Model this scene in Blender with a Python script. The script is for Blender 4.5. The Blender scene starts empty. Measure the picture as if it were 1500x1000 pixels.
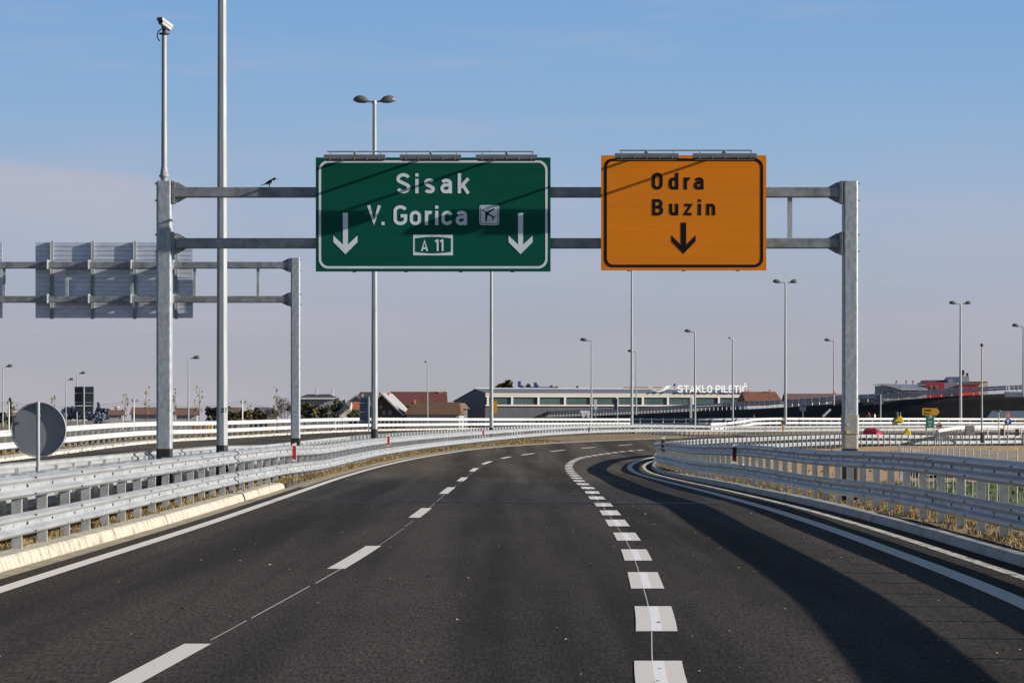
import bpy, bmesh, math, random
from mathutils import Vector, Matrix
R = math.radians
random.seed(7)
C = bpy.context.scene.collection
scene = bpy.context.scene

# ---------------------------------------------------------------- camera, sky, sun, exposure
F = 4400.0          # focal length in pixels of the 1500 px wide photograph
CH = 1.7            # eye height
HY = 615.0          # row of the horizon
cd = bpy.data.cameras.new('camera'); cam = bpy.data.objects.new('camera', cd); C.objects.link(cam)
cam.location = (0, 0, CH); cam.rotation_euler = (R(90), 0, 0)
cd.sensor_width = 36; cd.sensor_fit = 'HORIZONTAL'; cd.lens = 36 * F / 1500
cd.shift_y = (HY - 500) / 1500
cd.clip_start = 0.5; cd.clip_end = 20000
scene.camera = cam

SUN_EL, SUN_AZ = R(18.8), R(10.4)       # azimuth: right of the view, a little behind the camera
sun_dir = Vector((math.cos(SUN_EL) * math.cos(SUN_AZ), -math.cos(SUN_EL) * math.sin(SUN_AZ), math.sin(SUN_EL)))
sl = bpy.data.lights.new('sun', 'SUN'); sl.energy = 4.9; sl.angle = R(0.5); sl.color = (1.0, 0.93, 0.83)
so = bpy.data.objects.new('sun', sl); C.objects.link(so)
so.rotation_euler = sun_dir.to_track_quat('Z', 'Y').to_euler()

w = bpy.data.worlds.new('World'); scene.world = w; w.use_nodes = True
nt = w.node_tree; nt.nodes.clear()
def N(t, **kw):
    n = nt.nodes.new(t)
    for k, v in kw.items(): setattr(n, k, v)
    return n
out = N('ShaderNodeOutputWorld'); bg = N('ShaderNodeBackground'); nt.links.new(bg.outputs[0], out.inputs[0])
sky = N('ShaderNodeTexSky', sky_type='NISHITA'); sky.sun_disc = False
sky.sun_elevation = SUN_EL; sky.sun_rotation = math.atan2(sun_dir.x, sun_dir.y)
sky.air_density = 1.0; sky.dust_density = 1.0; sky.ozone_density = 2.0
SKY_STRENGTH = 0.05
tc = N('ShaderNodeTexCoord'); sep = N('ShaderNodeSeparateXYZ'); nt.links.new(tc.outputs['Generated'], sep.inputs[0])
ramp = N('ShaderNodeValToRGB'); ramp.color_ramp.interpolation = 'B_SPLINE'
def lin(r, g, b): return tuple(((c / 255) / 12.92 if c / 255 <= 0.04045 else ((c / 255 + 0.055) / 1.055) ** 2.4) for c in (r, g, b)) + (1,)
mr = N('ShaderNodeMapRange'); mr.inputs['From Min'].default_value = 0; mr.inputs['From Max'].default_value = 0.16
nt.links.new(sep.outputs['Z'], mr.inputs['Value']); nt.links.new(mr.outputs[0], ramp.inputs[0])
els = [(0.0, (174, 173, 178)), (0.19, (169, 171, 182)), (0.38, (167, 181, 203)), (0.54, (148, 178, 209)), (0.72, (135, 172, 213)), (0.88, (122, 166, 213)), (1.0, (114, 160, 212))]
cr = ramp.color_ramp
cr.elements[0].position = 0; cr.elements[0].color = lin(*els[0][1])
cr.elements[1].position = 1; cr.elements[1].color = lin(*els[-1][1])
for p, c in els[1:-1]:
    e = cr.elements.new(p); e.color = lin(*c)
# thin veil clouds low in the sky
mp = N('ShaderNodeMapping'); mp.inputs['Scale'].default_value = (5, 5, 38); mp.inputs['Rotation'].default_value = (0, R(3), 0)
nt.links.new(tc.outputs['Generated'], mp.inputs[0])
nz = N('ShaderNodeTexNoise'); nz.inputs['Scale'].default_value = 1.4; nz.inputs['Detail'].default_value = 5; nz.inputs['Roughness'].default_value = 0.5
nt.links.new(mp.outputs[0], nz.inputs['Vector'])
cl = N('ShaderNodeMapRange'); cl.inputs['From Min'].default_value = 0.45; cl.inputs['From Max'].default_value = 0.75; cl.inputs['To Max'].default_value = 0.38
nt.links.new(nz.outputs['Fac'], cl.inputs['Value'])
mixc = N('ShaderNodeMix', data_type='RGBA'); mixc.inputs['B'].default_value = lin(190, 184, 196)
def M2(op, a, b):
    q = N('ShaderNodeMath', operation=op)
    for i, v in enumerate((a, b)):
        if isinstance(v, (int, float)): q.inputs[i].default_value = v
        else: nt.links.new(v, q.inputs[i])
    return q.outputs[0]
def SM(v, a, b):
    q = N('ShaderNodeMapRange', interpolation_type='SMOOTHSTEP'); q.inputs['From Min'].default_value = a; q.inputs['From Max'].default_value = b; nt.links.new(v, q.inputs['Value']); return q.outputs[0]
# one paler bank of veil cloud low on the left, its top edge falling to the right
edge = M2('ADD', M2('MULTIPLY', sep.outputs['X'], .125), M2('ADD', sep.outputs['Z'], M2('MULTIPLY', nz.outputs['Fac'], .012)))
bank = M2('MULTIPLY', M2('MULTIPLY', SM(edge, .0755, .0685), SM(edge, .030, .064)), SM(sep.outputs['X'], -.075, -.135))
fade = N('ShaderNodeMapRange', interpolation_type='SMOOTHSTEP'); fade.inputs['From Min'].default_value = .125; fade.inputs['From Max'].default_value = .06
nt.links.new(sep.outputs['Z'], fade.inputs['Value']); cm_ = N('ShaderNodeMath', operation='MULTIPLY'); nt.links.new(cl.outputs[0], cm_.inputs[0]); nt.links.new(fade.outputs[0], cm_.inputs[1])
# faint high wisps
mpw = N('ShaderNodeMapping'); mpw.inputs['Scale'].default_value = (7, 7, 60); mpw.inputs['Rotation'].default_value = (0, R(14), 0); nt.links.new(tc.outputs['Generated'], mpw.inputs[0])
nzw = N('ShaderNodeTexNoise'); nzw.inputs['Scale'].default_value = 1.1; nzw.inputs['Detail'].default_value = 8; nzw.inputs['Roughness'].default_value = .62; nt.links.new(mpw.outputs[0], nzw.inputs['Vector'])
wisp = M2('MULTIPLY', SM(nzw.outputs['Fac'], .50, .74), .22)
nt.links.new(M2('MAXIMUM', M2('MAXIMUM', cm_.outputs[0], wisp), M2('MULTIPLY', bank, .62)), mixc.inputs['Factor']); nt.links.new(ramp.outputs[0], mixc.inputs['A'])
EXPO = 0.62
dim = N('ShaderNodeVectorMath', operation='SCALE'); dim.inputs['Scale'].default_value = (2 ** -EXPO) / SKY_STRENGTH
nt.links.new(mixc.outputs['Result'], dim.inputs[0])
up = N('ShaderNodeMapRange', interpolation_type='SMOOTHSTEP'); up.inputs['From Min'].default_value = 0.14; up.inputs['From Max'].default_value = 0.40
nt.links.new(sep.outputs['Z'], up.inputs['Value'])
mixs = N('ShaderNodeMix', data_type='RGBA')
nt.links.new(up.outputs[0], mixs.inputs['Factor']); nt.links.new(dim.outputs[0], mixs.inputs['A']); nt.links.new(sky.outputs[0], mixs.inputs['B'])
nt.links.new(mixs.outputs['Result'], bg.inputs['Color']); bg.inputs['Strength'].default_value = SKY_STRENGTH
scene.view_settings.view_transform = 'Standard'; scene.view_settings.look = 'None'
scene.view_settings.exposure = EXPO; scene.view_settings.gamma = 1
scene.render.engine = 'CYCLES'; scene.cycles.max_bounces = 5; scene.cycles.diffuse_bounces = 3

# ---------------------------------------------------------------- helpers
def P(x, y, d):
    """point seen at pixel (x,y) of the photograph at distance d"""
    return Vector(((x - 750) * d / F, d, CH + (HY - y) * d / F))
def ss(a, b, t):
    t = max(0, min(1, (t - a) / (b - a))); return t * t * (3 - 2 * t)
def lerp(a, b, t): return a + (b - a) * t
class Curve:
    """X as a smooth function of distance (monotone cubic through points)"""
    def __init__(s, pts):
        s.p = sorted(pts); n = len(s.p)
        dl = [(s.p[i + 1][1] - s.p[i][1]) / (s.p[i + 1][0] - s.p[i][0]) for i in range(n - 1)]
        s.m = [dl[0]] + [(dl[i - 1] * (s.p[i + 1][0] - s.p[i][0]) + dl[i] * (s.p[i][0] - s.p[i - 1][0])) / (s.p[i + 1][0] - s.p[i - 1][0]) for i in range(1, n - 1)] + [dl[-1]]
    def __call__(s, d):
        p = s.p
        if d <= p[0][0]: return p[0][1] + s.m[0] * (d - p[0][0])
        if d >= p[-1][0]: return p[-1][1] + s.m[-1] * (d - p[-1][0])
        for i in range(len(p) - 1):
            if d <= p[i + 1][0]: break
        h = p[i + 1][0] - p[i][0]; t = (d - p[i][0]) / h
        return ((2 * t**3 - 3 * t**2 + 1) * p[i][1] + (t**3 - 2 * t**2 + t) * h * s.m[i] + (-2 * t**3 + 3 * t**2) * p[i + 1][1] + (t**3 - t**2) * h * s.m[i + 1])
def catmull(pts, step=1.0):
    pts = [Vector(p) for p in pts]; res = []
    ext = [2 * pts[0] - pts[1]] + pts + [2 * pts[-1] - pts[-2]]
    for i in range(1, len(ext) - 2):
        p0, p1, p2, p3 = ext[i - 1:i + 3]; n = max(2, int((p2 - p1).length / step))
        for k in range(n):
            t = k / n
            res.append(0.5 * ((2 * p1) + (p2 - p0) * t + (2 * p0 - 5 * p1 + 4 * p2 - p3) * t * t + (3 * p1 - p0 - 3 * p2 + p3) * t**3))
    res.append(pts[-1]); return res
def resample(pts, step):
    acc = [0]
    for a, b in zip(pts, pts[1:]): acc.append(acc[-1] + (b - a).length)
    n = max(1, int(acc[-1] / step)); res = []; j = 0
    for i in range(n + 1):
        s = i * step
        while j < len(pts) - 2 and acc[j + 1] < s: j += 1
        seg = acc[j + 1] - acc[j]; t = 0 if seg == 0 else (s - acc[j]) / seg
        res.append(pts[j].lerp(pts[j + 1], min(t, 1)))
    return res
def tang(pts, i):
    a = pts[max(0, i - 1)]; b = pts[min(len(pts) - 1, i + 1)]; t = b - a; t.z = 0
    return t.normalized()

class MB:
    """collects shapes; build() links them as ONE mesh object"""
    def __init__(s): s.v = []; s.f = []; s.mi = []; s.sm = []
    def add(s, vs, fs, mi=0, smooth=False):
        o = len(s.v); s.v += [tuple(v) for v in vs]
        for f in fs: s.f.append([i + o for i in f]); s.mi.append(mi); s.sm.append(smooth)
        return s
    def box(s, c, size, mi=0, rot=None, taper=1.0):
        hx, hy, hz = [q / 2 for q in size]; vs = []
        for z, k in ((-hz, 1), (hz, taper)):
            for x, y in ((-hx, -hy), (hx, -hy), (hx, hy), (-hx, hy)): vs.append(Vector((x * k, y * k, z)))
        if rot: vs = [rot @ v for v in vs]
        c = Vector(c)
        return s.add([v + c for v in vs], [(0, 3, 2, 1), (4, 5, 6, 7), (0, 1, 5, 4), (1, 2, 6, 5), (2, 3, 7, 6), (3, 0, 4, 7)], mi)
    def tube(s, pts, r, n=8, mi=0, smooth=True, cap=True):
        pts = [Vector(p) for p in pts]; rs = r if isinstance(r, (list, tuple)) else [r] * len(pts)
        vs = []; up = None
        for i, p in enumerate(pts):
            t = (pts[min(i + 1, len(pts) - 1)] - pts[max(i - 1, 0)])
            if t.length < 1e-9: t = Vector((0, 0, 1))
            t.normalize()
            if up is None:
                up = Vector((1, 0, 0)) if abs(t.x) < 0.8 else Vector((0, 1, 0))
            u = (up - t * up.dot(t)).normalized(); v = t.cross(u); up = u
            for k in range(n):
                a = 2 * math.pi * (k + 0.5) / n
                vs.append(p + (u * math.cos(a) + v * math.sin(a)) * rs[i])
        fs = []
        for i in range(len(pts) - 1):
            for k in range(n): fs.append((i * n + k, i * n + (k + 1) % n, (i + 1) * n + (k + 1) % n, (i + 1) * n + k))
        s.add(vs, fs, mi, smooth)
        if cap: s.add(vs, [tuple(range(n))[::-1], tuple(range((len(pts) - 1) * n, len(pts) * n))], mi)
        return s
    def prism(s, poly, y0, y1, mi=0, axis='y'):
        """poly in (u,v); extruded along axis"""
        n = len(poly)
        def mk(u, v, w):
            return (u, w, v) if axis == 'y' else ((w, u, v) if axis == 'x' else (u, v, w))
        vs = [mk(u, v, y0) for u, v in poly] + [mk(u, v, y1) for u, v in poly]
        fs = [tuple(range(n)), tuple(range(n, 2 * n))[::-1]] + [(i, i + n, (i + 1) % n + n, (i + 1) % n) for i in range(n)]
        return s.add(vs, fs, mi)
    def sweep(s, path, prof, mi=0, closed=True, smooth=False, face=1, caps=True):
        """prof: (u outward, v up); u runs along the right-hand normal times face"""
        n = len(prof); vs = []
        for i, p in enumerate(path):
            t = tang(path, i); nr = Vector((t.y, -t.x, 0)) * face
            for u, v in prof: vs.append(p + nr * u + Vector((0, 0, v)))
        fs = []
        m = n if closed else n - 1
        for i in range(len(path) - 1):
            for k in range(m): fs.append((i * n + k, i * n + (k + 1) % n, (i + 1) * n + (k + 1) % n, (i + 1) * n + k))
        s.add(vs, fs, mi, smooth)
        if closed and caps: s.add(vs, [tuple(range(n))[::-1], tuple(range((len(path) - 1) * n, len(path) * n))], mi)
        return s
    def lathe(s, prof, n=16, c=(0, 0, 0), mi=0, smooth=True):
        c = Vector(c); vs = []
        for r, z in prof:
            for k in range(n):
                a = 2 * math.pi * k / n; vs.append(c + Vector((r * math.cos(a), r * math.sin(a), z)))
        fs = []
        for i in range(len(prof) - 1):
            for k in range(n): fs.append((i * n + k, i * n + (k + 1) % n, (i + 1) * n + (k + 1) % n, (i + 1) * n + k))
        return s.add(vs, fs, mi, smooth)
    def xf(s, M): s.v = [tuple(M @ Vector(v)) for v in s.v]; return s
    def mesh(s, name, mats, fix=True):
        me = bpy.data.meshes.new(name); me.from_pydata(s.v, [], s.f)
        for m in (mats if isinstance(mats, (list, tuple)) else [mats]): me.materials.append(m)
        for p, i, q in zip(me.polygons, s.mi, s.sm): p.material_index = i; p.use_smooth = q
        if fix:
            bm = bmesh.new(); bm.from_mesh(me); bmesh.ops.recalc_face_normals(bm, faces=bm.faces); bm.to_mesh(me); bm.free()
        me.update(); return me
    def build(s, name, mats, parent=None, world=True, bevel=0, fix=True):
        if parent is not None and world:
            l = parent.location.copy(); q = parent.parent
            while q is not None: l += q.location; q = q.parent
            s.v = [(x - l.x, y - l.y, z - l.z) for x, y, z in s.v]
        o = bpy.data.objects.new(name, s.mesh(name, mats, fix)); C.objects.link(o)
        if parent is not None: o.parent = parent
        if bevel:
            b = o.modifiers.new('bevel', 'BEVEL'); b.width = bevel; b.segments = 2; b.limit_method = 'ANGLE'; b.angle_limit = R(40)
        return o
def tag(o, label=None, cat=None, group=None, kind=None):
    if label: o['label'] = label
    if cat: o['category'] = cat
    if group: o['group'] = group
    if kind: o['kind'] = kind
    return o
def thing(name, label, cat, loc, rz=0, group=None):
    o = bpy.data.objects.new(name, None); C.objects.link(o); o.location = loc; o.rotation_euler = (0, 0, rz)
    o.empty_display_size = 0.2
    return tag(o, label, cat, group)
def struct(o, label=None, kind='structure'):
    o['kind'] = kind
    if label: o['label'] = label; o['category'] = 'ground'
    return o
def copy_tree(o, parent=None):
    c = o.copy(); C.objects.link(c)
    if parent is not None: c.parent = parent
    for ch in list(o.children): copy_tree(ch, c)
    return c

# ---------------------------------------------------------------- materials
MATS = {}
def mat(name, col, rough=0.7, metal=0.0, var=0.12, scale=3.0, bump=0.0, spec=0.5, stretch=(1, 1, 1), col2=None, f0=0.35, f1=0.7, detail=6):
    if name in MATS: return MATS[name]
    m = bpy.data.materials.new(name); m.use_nodes = True; t = m.node_tree; b = t.nodes['Principled BSDF']
    b.inputs['Roughness'].default_value = rough; b.inputs['Metallic'].default_value = metal
    b.inputs['Specular IOR Level'].default_value = spec
    g = t.nodes.new('ShaderNodeNewGeometry'); mp = t.nodes.new('ShaderNodeMapping'); mp.inputs['Scale'].default_value = stretch
    t.links.new(g.outputs['Position'], mp.inputs[0])
    nz = t.nodes.new('ShaderNodeTexNoise'); nz.inputs['Scale'].default_value = scale; nz.inputs['Detail'].default_value = detail; nz.inputs['Roughness'].default_value = 0.6
    t.links.new(mp.outputs[0], nz.inputs['Vector'])
    r = t.nodes.new('ShaderNodeMapRange'); r.inputs['From Min'].default_value = f0; r.inputs['From Max'].default_value = f1
    t.links.new(nz.outputs['Fac'], r.inputs['Value'])
    mx = t.nodes.new('ShaderNodeMix'); mx.data_type = 'RGBA'
    c2 = col2 if col2 else tuple(min(1, c * (1 + var)) for c in col)
    c1 = col if col2 else tuple(c * (1 - var) for c in col)
    mx.inputs['A'].default_value = (*c1, 1); mx.inputs['B'].default_value = (*c2, 1)
    t.links.new(r.outputs[0], mx.inputs['Factor']); t.links.new(mx.outputs['Result'], b.inputs['Base Color'])
    if bump:
        bp = t.nodes.new('ShaderNodeBump'); bp.inputs['Strength'].default_value = bump; bp.inputs['Distance'].default_value = 0.02
        t.links.new(nz.outputs['Fac'], bp.inputs['Height']); t.links.new(bp.outputs[0], b.inputs['Normal'])
    MATS[name] = m; return m
def sr(r, g, b): return lin(r, g, b)[:3]

M_rail = mat('galvanised_rail', (0.50, 0.515, 0.53), 0.46, 0.55, 0.17, 2.2, 0.05, stretch=(1, .4, 4))
M_railfar = mat('new_zinc_rail', (0.63, 0.64, 0.64), 0.5, 0.15, 0.07, 1.2)
M_post = mat('galvanised_post', (0.42, 0.43, 0.42), 0.55, 0.2, 0.2, 9)
M_zinc = mat('galvanised_steel', (0.35, 0.38, 0.405), 0.5, 0.25, 0.24, 7, 0.05, stretch=(2, 2, 1))
M_beam = mat('weathered_zinc_beam', (0.26, 0.27, 0.28), 0.5, 0.45, 0.35, 4, 0.05)
M_pole = mat('zinc_pole', (0.30, 0.32, 0.335), 0.55, 0.12, 0.15, 3, stretch=(3, 3, .4))
M_black = mat('bitumen_black', (0.012, 0.012, 0.012), 0.7, 0, 0.3, 6)
M_dark = mat('dark_plastic', (0.03, 0.03, 0.033), 0.55, 0, 0.2, 6)
M_pole.node_tree.nodes['Principled BSDF'].inputs['Specular IOR Level'].default_value = .3
M_lampg = mat('lamp_housing_grey', (0.11, 0.115, 0.12), 0.45, 0.1, 0.15, 6)
M_white = mat('white_paint', (0.72, 0.72, 0.70), 0.55, 0, 0.06, 4)
M_green = mat('sign_green', (0.001, 0.078, 0.050), 0.55, 0, 0.07, .8, stretch=(.4, 1, 3))
M_green.node_tree.nodes['Principled BSDF'].inputs['Specular IOR Level'].default_value = .12
M_signw = mat('sign_reflective_white', (0.66, 0.70, 0.76), 0.4, 0, 0.10, 1.5)
M_orange = mat('sign_orange', (0.72, 0.205, 0.003), 0.4, 0, 0.05, .8, stretch=(.4, 1, 3))
M_orange.node_tree.nodes['Principled BSDF'].inputs['Specular IOR Level'].default_value = .25
M_signk = mat('sign_black', (0.012, 0.012, 0.013), 0.4, 0, 0.1, 2)
M_signk.node_tree.nodes['Principled BSDF'].inputs['Specular IOR Level'].default_value = .06
M_alu = mat('aluminium_sheet', (0.56, 0.59, 0.67), 0.45, 0.25, 0.12, 3, stretch=(1, 1, 3))
M_backgrey = mat('grey_sign_back', (0.20, 0.215, 0.235), 0.5, 0.1, 0.07, 2)
M_red = mat('red_reflector', (0.40, 0.02, 0.02), 0.35, 0, 0.1, 8)
M_conc = mat('kerb_concrete', (0.45, 0.415, 0.345), 0.9, 0, 0.22, 7, 1.0, col2=(0.17, 0.145, 0.105), f0=.47, f1=.74, detail=12, stretch=(1, .7, .5))
M_gutter = mat('gutter_concrete', (0.52, 0.49, 0.44), 0.85, 0, 0.15, 9, 0.3, col2=(.06, .055, .05), f0=.52, f1=.64, detail=8, stretch=(1, .25, 1))
M_dust = mat('dusty_gutter', (0.30, 0.255, 0.17), 0.9, 0, 0.3, 3, 0.2)
M_soil = mat('brown_soil', (0.47, 0.30, 0.14), 0.95, 0, 0.3, .9, 0.8, col2=(0.28, 0.175, 0.085))
M_verge = mat('dry_verge', (0.25, 0.175, 0.075), 0.95, 0, 0.3, 2.3, 0.8, col2=(0.085, 0.062, 0.03))
M_gravel = mat('grey_gravel', (0.40, 0.32, 0.215), 0.95, 0, .3, 1.5, 0.6, col2=(0.22, 0.17, 0.11))
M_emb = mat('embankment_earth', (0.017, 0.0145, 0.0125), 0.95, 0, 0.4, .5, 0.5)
M_grassg = mat('green_turf', (0.075, 0.105, 0.028), 0.95, 0, 0.4, 2, 0.6)
M_field = mat('far_field', (0.17, 0.135, 0.07), 0.95, 0, 0.3, .05)
M_straw = mat('straw_blades', (0.34, 0.235, 0.095), 0.9, 0, 0.4, 7, col2=(0.14, 0.09, 0.035))
M_grassblade = mat('green_blades', (0.10, 0.13, 0.035), 0.9, 0, 0.4, 5, col2=(0.2, 0.17, 0.06))
M_yellow = mat('yellow_plastic', (0.75, 0.52, 0.01), 0.5, 0, 0.08, 2)
M_yellowsign = mat('yellow_sign', (0.62, 0.30, 0.01), 0.5, 0, 0.08, 2)
M_blue = mat('sign_blue', (0.015, 0.05, 0.30), 0.4, 0, 0.1, 2)
M_glass = mat('window_glass', (0.06, 0.075, 0.085), 0.12, 0, 0.2, 2)

def paint_mat(name, col):
    """road paint worn through in specks"""
    m = mat(name, col, 0.7, 0, 0.05, 40)
    t = m.node_tree; b = t.nodes['Principled BSDF']
    nz = t.nodes.new('ShaderNodeTexNoise'); nz.inputs['Scale'].default_value = 18; nz.inputs['Detail'].default_value = 8; nz.inputs['Roughness'].default_value = .75
    g = t.nodes.new('ShaderNodeNewGeometry'); t.links.new(g.outputs['Position'], nz.inputs['Vector'])
    r = t.nodes.new('ShaderNodeMapRange'); r.inputs['From Min'].default_value = 0.62; r.inputs['From Max'].default_value = 0.78
    t.links.new(nz.outputs['Fac'], r.inputs['Value'])
    mx = t.nodes.new('ShaderNodeMix'); mx.data_type = 'RGBA'; mx.inputs['B'].default_value = (.2, .19, .18, 1)
    src = b.inputs['Base Color'].links[0].from_socket
    t.links.new(src, mx.inputs['A']); t.links.new(r.outputs[0], mx.inputs['Factor']); t.links.new(mx.outputs['Result'], b.inputs['Base Color'])
    return m
M_paint = paint_mat('road_paint', (0.66, 0.62, 0.58))
M_paint2 = paint_mat('fresh_road_paint', (0.80, 0.79, 0.80))

def asphalt_mat():
    m = bpy.data.materials.new('asphalt'); m.use_nodes = True; t = m.node_tree; b = t.nodes['Principled BSDF']
    def n(ty, **k):
        q = t.nodes.new(ty)
        for a, v in k.items(): setattr(q, a, v)
        return q
    g = n('ShaderNodeNewGeometry')
    def noise(scale, stretch, det=6, rough=.6):
        mp = n('ShaderNodeMapping'); mp.inputs['Scale'].default_value = stretch; t.links.new(g.outputs['Position'], mp.inputs[0])
        z = n('ShaderNodeTexNoise'); z.inputs['Scale'].default_value = scale; z.inputs['Detail'].default_value = det; z.inputs['Roughness'].default_value = rough
        t.links.new(mp.outputs[0], z.inputs['Vector']); return z.outputs['Fac']
    def rng(s, a, b_, c, d):
        r = n('ShaderNodeMapRange'); r.inputs['From Min'].default_value = a; r.inputs['From Max'].default_value = b_; r.inputs['To Min'].default_value = c; r.inputs['To Max'].default_value = d
        t.links.new(s, r.inputs['Value']); return r.outputs[0]
    def mul(a, b_):
        q = n('ShaderNodeMath', operation='MULTIPLY'); t.links.new(a, q.inputs[0]); t.links.new(b_, q.inputs[1]); return q.outputs[0]
    lanes = rng(noise(.75, (1, .02, 1), 3), .40, .60, .66, 1.38)        # rolled lanes along the road
    patch = rng(noise(.35, (1, .25, 1), 5), .3, .7, .80, 1.18)
    grain = rng(noise(42, (1, .11, 1), 3, .8), .34, .66, .22, 1.85)
    coarse = rng(noise(5, (1, .12, 1), 3, .7), .35, .65, .90, 1.10)
    val = mul(mul(lanes, patch), mul(grain, coarse))
    sp = n('ShaderNodeSeparateXYZ'); t.links.new(g.outputs['Position'], sp.inputs[0])
    # a newer pour starts at the transverse joint
    j1 = rng(sp.outputs['Y'], 62.2, 62.4, 0, 1); j2 = rng(sp.outputs['Y'], 82, 92, 0, 1)
    c1 = n('ShaderNodeMix', data_type='RGBA'); c1.inputs['A'].default_value = (.0385, .0335, .0298, 1); c1.inputs['B'].default_value = (.040, .037, .0355, 1); t.links.new(j1, c1.inputs['Factor'])
    c2 = n('ShaderNodeMix', data_type='RGBA'); c2.inputs['B'].default_value = (.061, .051, .041, 1); t.links.new(c1.outputs['Result'], c2.inputs['A']); t.links.new(j2, c2.inputs['Factor'])
    sc = n('ShaderNodeVectorMath', operation='SCALE'); t.links.new(c2.outputs['Result'], sc.inputs[0]); t.links.new(val, sc.inputs['Scale'])
    t.links.new(sc.outputs[0], b.inputs['Base Color'])
    b.inputs['Roughness'].default_value = .9; b.inputs['Specular IOR Level'].default_value = .10
    bp = n('ShaderNodeBump'); bp.inputs['Strength'].default_value = .5; bp.inputs['Distance'].default_value = .01
    t.links.new(noise(30, (1, 1, 1), 3, .8), bp.inputs['Height']); t.links.new(bp.outputs[0], b.inputs['Normal'])
    return m
M_asph = asphalt_mat()
# ---------------------------------------------------------------- the road's plan and its superelevation
XEL = Curve([(0, -5.15), (30, -5.12), (50, -5.0), (65, -5.02), (91, -5.05), (110, -4.85), (129, -4.4), (150, -3.55), (178, -1.9), (214, 2.3), (249, 8.3), (270, 12.4), (289, 16.2), (318, 22.6), (345, 31.6), (372, 43.5), (400, 60), (425, 82)])
def efall(d): return 0.064 * ss(45, 175, d)
def zroad(X, d):
    u = (X - XEL(d)) / math.hypot(1, (XEL(d + 1) - XEL(d - 1)) / 2)
    return -efall(d) * min(12.5, u) if u > 0 else efall(d) * (.62 + .25 * ss(180, 250, d)) * (1 - .75 * ss(300, 365, d) * ss(13, 8, -u)) * min(17, -u)
def road(x, y, dz=0.0):
    """the point of the road surface (raised dz) seen at a pixel"""
    a, b = 4.0, 700.0
    for _ in range(60):
        d = (a + b) / 2; X = (x - 750) * d / F
        if CH - (y - HY) * d / F > zroad(X, d) + dz: a = d
        else: b = d
    return Vector(((x - 750) * d / F, d, zroad((x - 750) * d / F, d) + dz))
def curve_px(pts, first=(), last=()):
    return Curve(list(first) + [(lambda q: (q.y, q.x))(road(x, y)) for x, y in pts] + list(last))

XLD = curve_px([(236, 972), (521, 816), (616, 751), (655, 718.5), (677, 702), (694, 688), (713, 677.5), (741, 670), (773, 665), (817, 659.8), (862, 655.5), (916, 651.5), (968, 648)], first=[(8, -2.9)])
XRD = curve_px([(966, 985), (960, 906), (945, 850), (932, 813), (918, 786), (904, 766), (893, 750), (883, 738), (872, 727), (865.5, 718.5), (858, 712), (851.5, 707), (843, 698), (834.5, 688.5), (834.5, 680), (842, 674), (853, 670), (870, 667), (890, 664), (914, 661), (938, 659), (966, 657.4)], first=[(8, .75)])
XRL = Curve([(0, 2.6), (10, 3.6), (19, 4.35), (28, 4.74), (40, 4.93), (55, 4.98), (75, 4.85), (95, 4.72), (115, 4.80), (135, 5.3), (155, 6.2), (175, 7.6), (200, 10.5), (220, 14.5), (245, 21.5), (275, 33), (300, 47), (330, 70)])
XKR = lambda d: XRL(d) + 1.04          # foot of the right-hand kerb
RFpts = [(0, -5.88), (34.6, -5.93), (54, -6.0), (62, -5.98), (75, -5.82), (90, -5.72), (105, -5.66), (123, -5.45), (142, -4.85), (191, -2.2), (242, 2.9), (284, 9.7), (302, 13.75), (325, 20), (345, 27.5), (365, 34.5), (385, 44), (402, 55), (425, 74), (445, 96)]
XRF = Curve(RFpts)
XRB = lambda d: XRF(d) - 1.5 / max(.5, math.cos(math.atan((XRF(d + 1) - XRF(d - 1)) / 2)))
XRR = Curve([(0, 4.2), (9, 5.0), (18, 5.75), (28, 6.22), (39, 6.38), (55, 6.42), (75, 6.2), (104, 6.1), (135, 6.75), (169, 8.5), (195, 12), (220, 17.5), (243, 23.4), (265, 30.5), (285, 39), (300, 47), (320, 60)])
XFB = Curve([(60, -19.9), (117, -19.95), (172, -19.7), (210, -17), (250, -11.6), (285, -6.5), (315, -1.6), (345, 6), (372, 15)])
ZL = lambda d: 0.15 - 0.10 * ss(72, 92, d)                 # ground behind the left kerb above the road
def zR(d): return 0.15 - 0.12 * ss(45, 60, d) if False else lerp(.15, .04, ss(45, 65, d)) - .21 * ss(72, 106, d) - .43 * ss(104, 170, d) - .25 * ss(262, 300, d)
zR_ = zR

def sheet(name, xs, d0, d1, step, zf, m, kind='structure', jitter=0):
    """ground sheet: rows at constant distance, columns at the curves xs (refined)"""
    mb = MB(); nr = int((d1 - d0) / step) + 1; nc = len(xs); vs = []
    for i in range(nr + 1):
        d = d0 + (d1 - d0) * i / nr
        for j in range(nc):
            X = xs[j](d); vs.append((X, d, zf(X, d) + (random.uniform(-jitter, jitter) if jitter else 0)))
    fs = [(i * nc + j, i * nc + j + 1, (i + 1) * nc + j + 1, (i + 1) * nc + j) for i in range(nr) for j in range(nc - 1)]
    mb.add(vs, fs, 0, True)
    o = mb.build(name, m, fix=False); o['kind'] = kind; return o
def cols(a, b, n): return [(lambda d, t=i / n: lerp(a(d), b(d), t)) for i in range(n + 1)]

# earth under everything, out to the horizon
mb = MB(); mb.add([(-6000, -300, -1.6), (6000, -300, -1.6), (6000, 12000, -1.6), (-6000, 12000, -1.6)], [(0, 1, 2, 3)])
tag(mb.build('ground', M_field, fix=False), kind='structure')
sheet('main_road', cols(lambda d: XEL(d) - .62, lambda d: XKR(d) + .04, 14), 2, 330, 1.6, zroad, M_asph)
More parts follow.
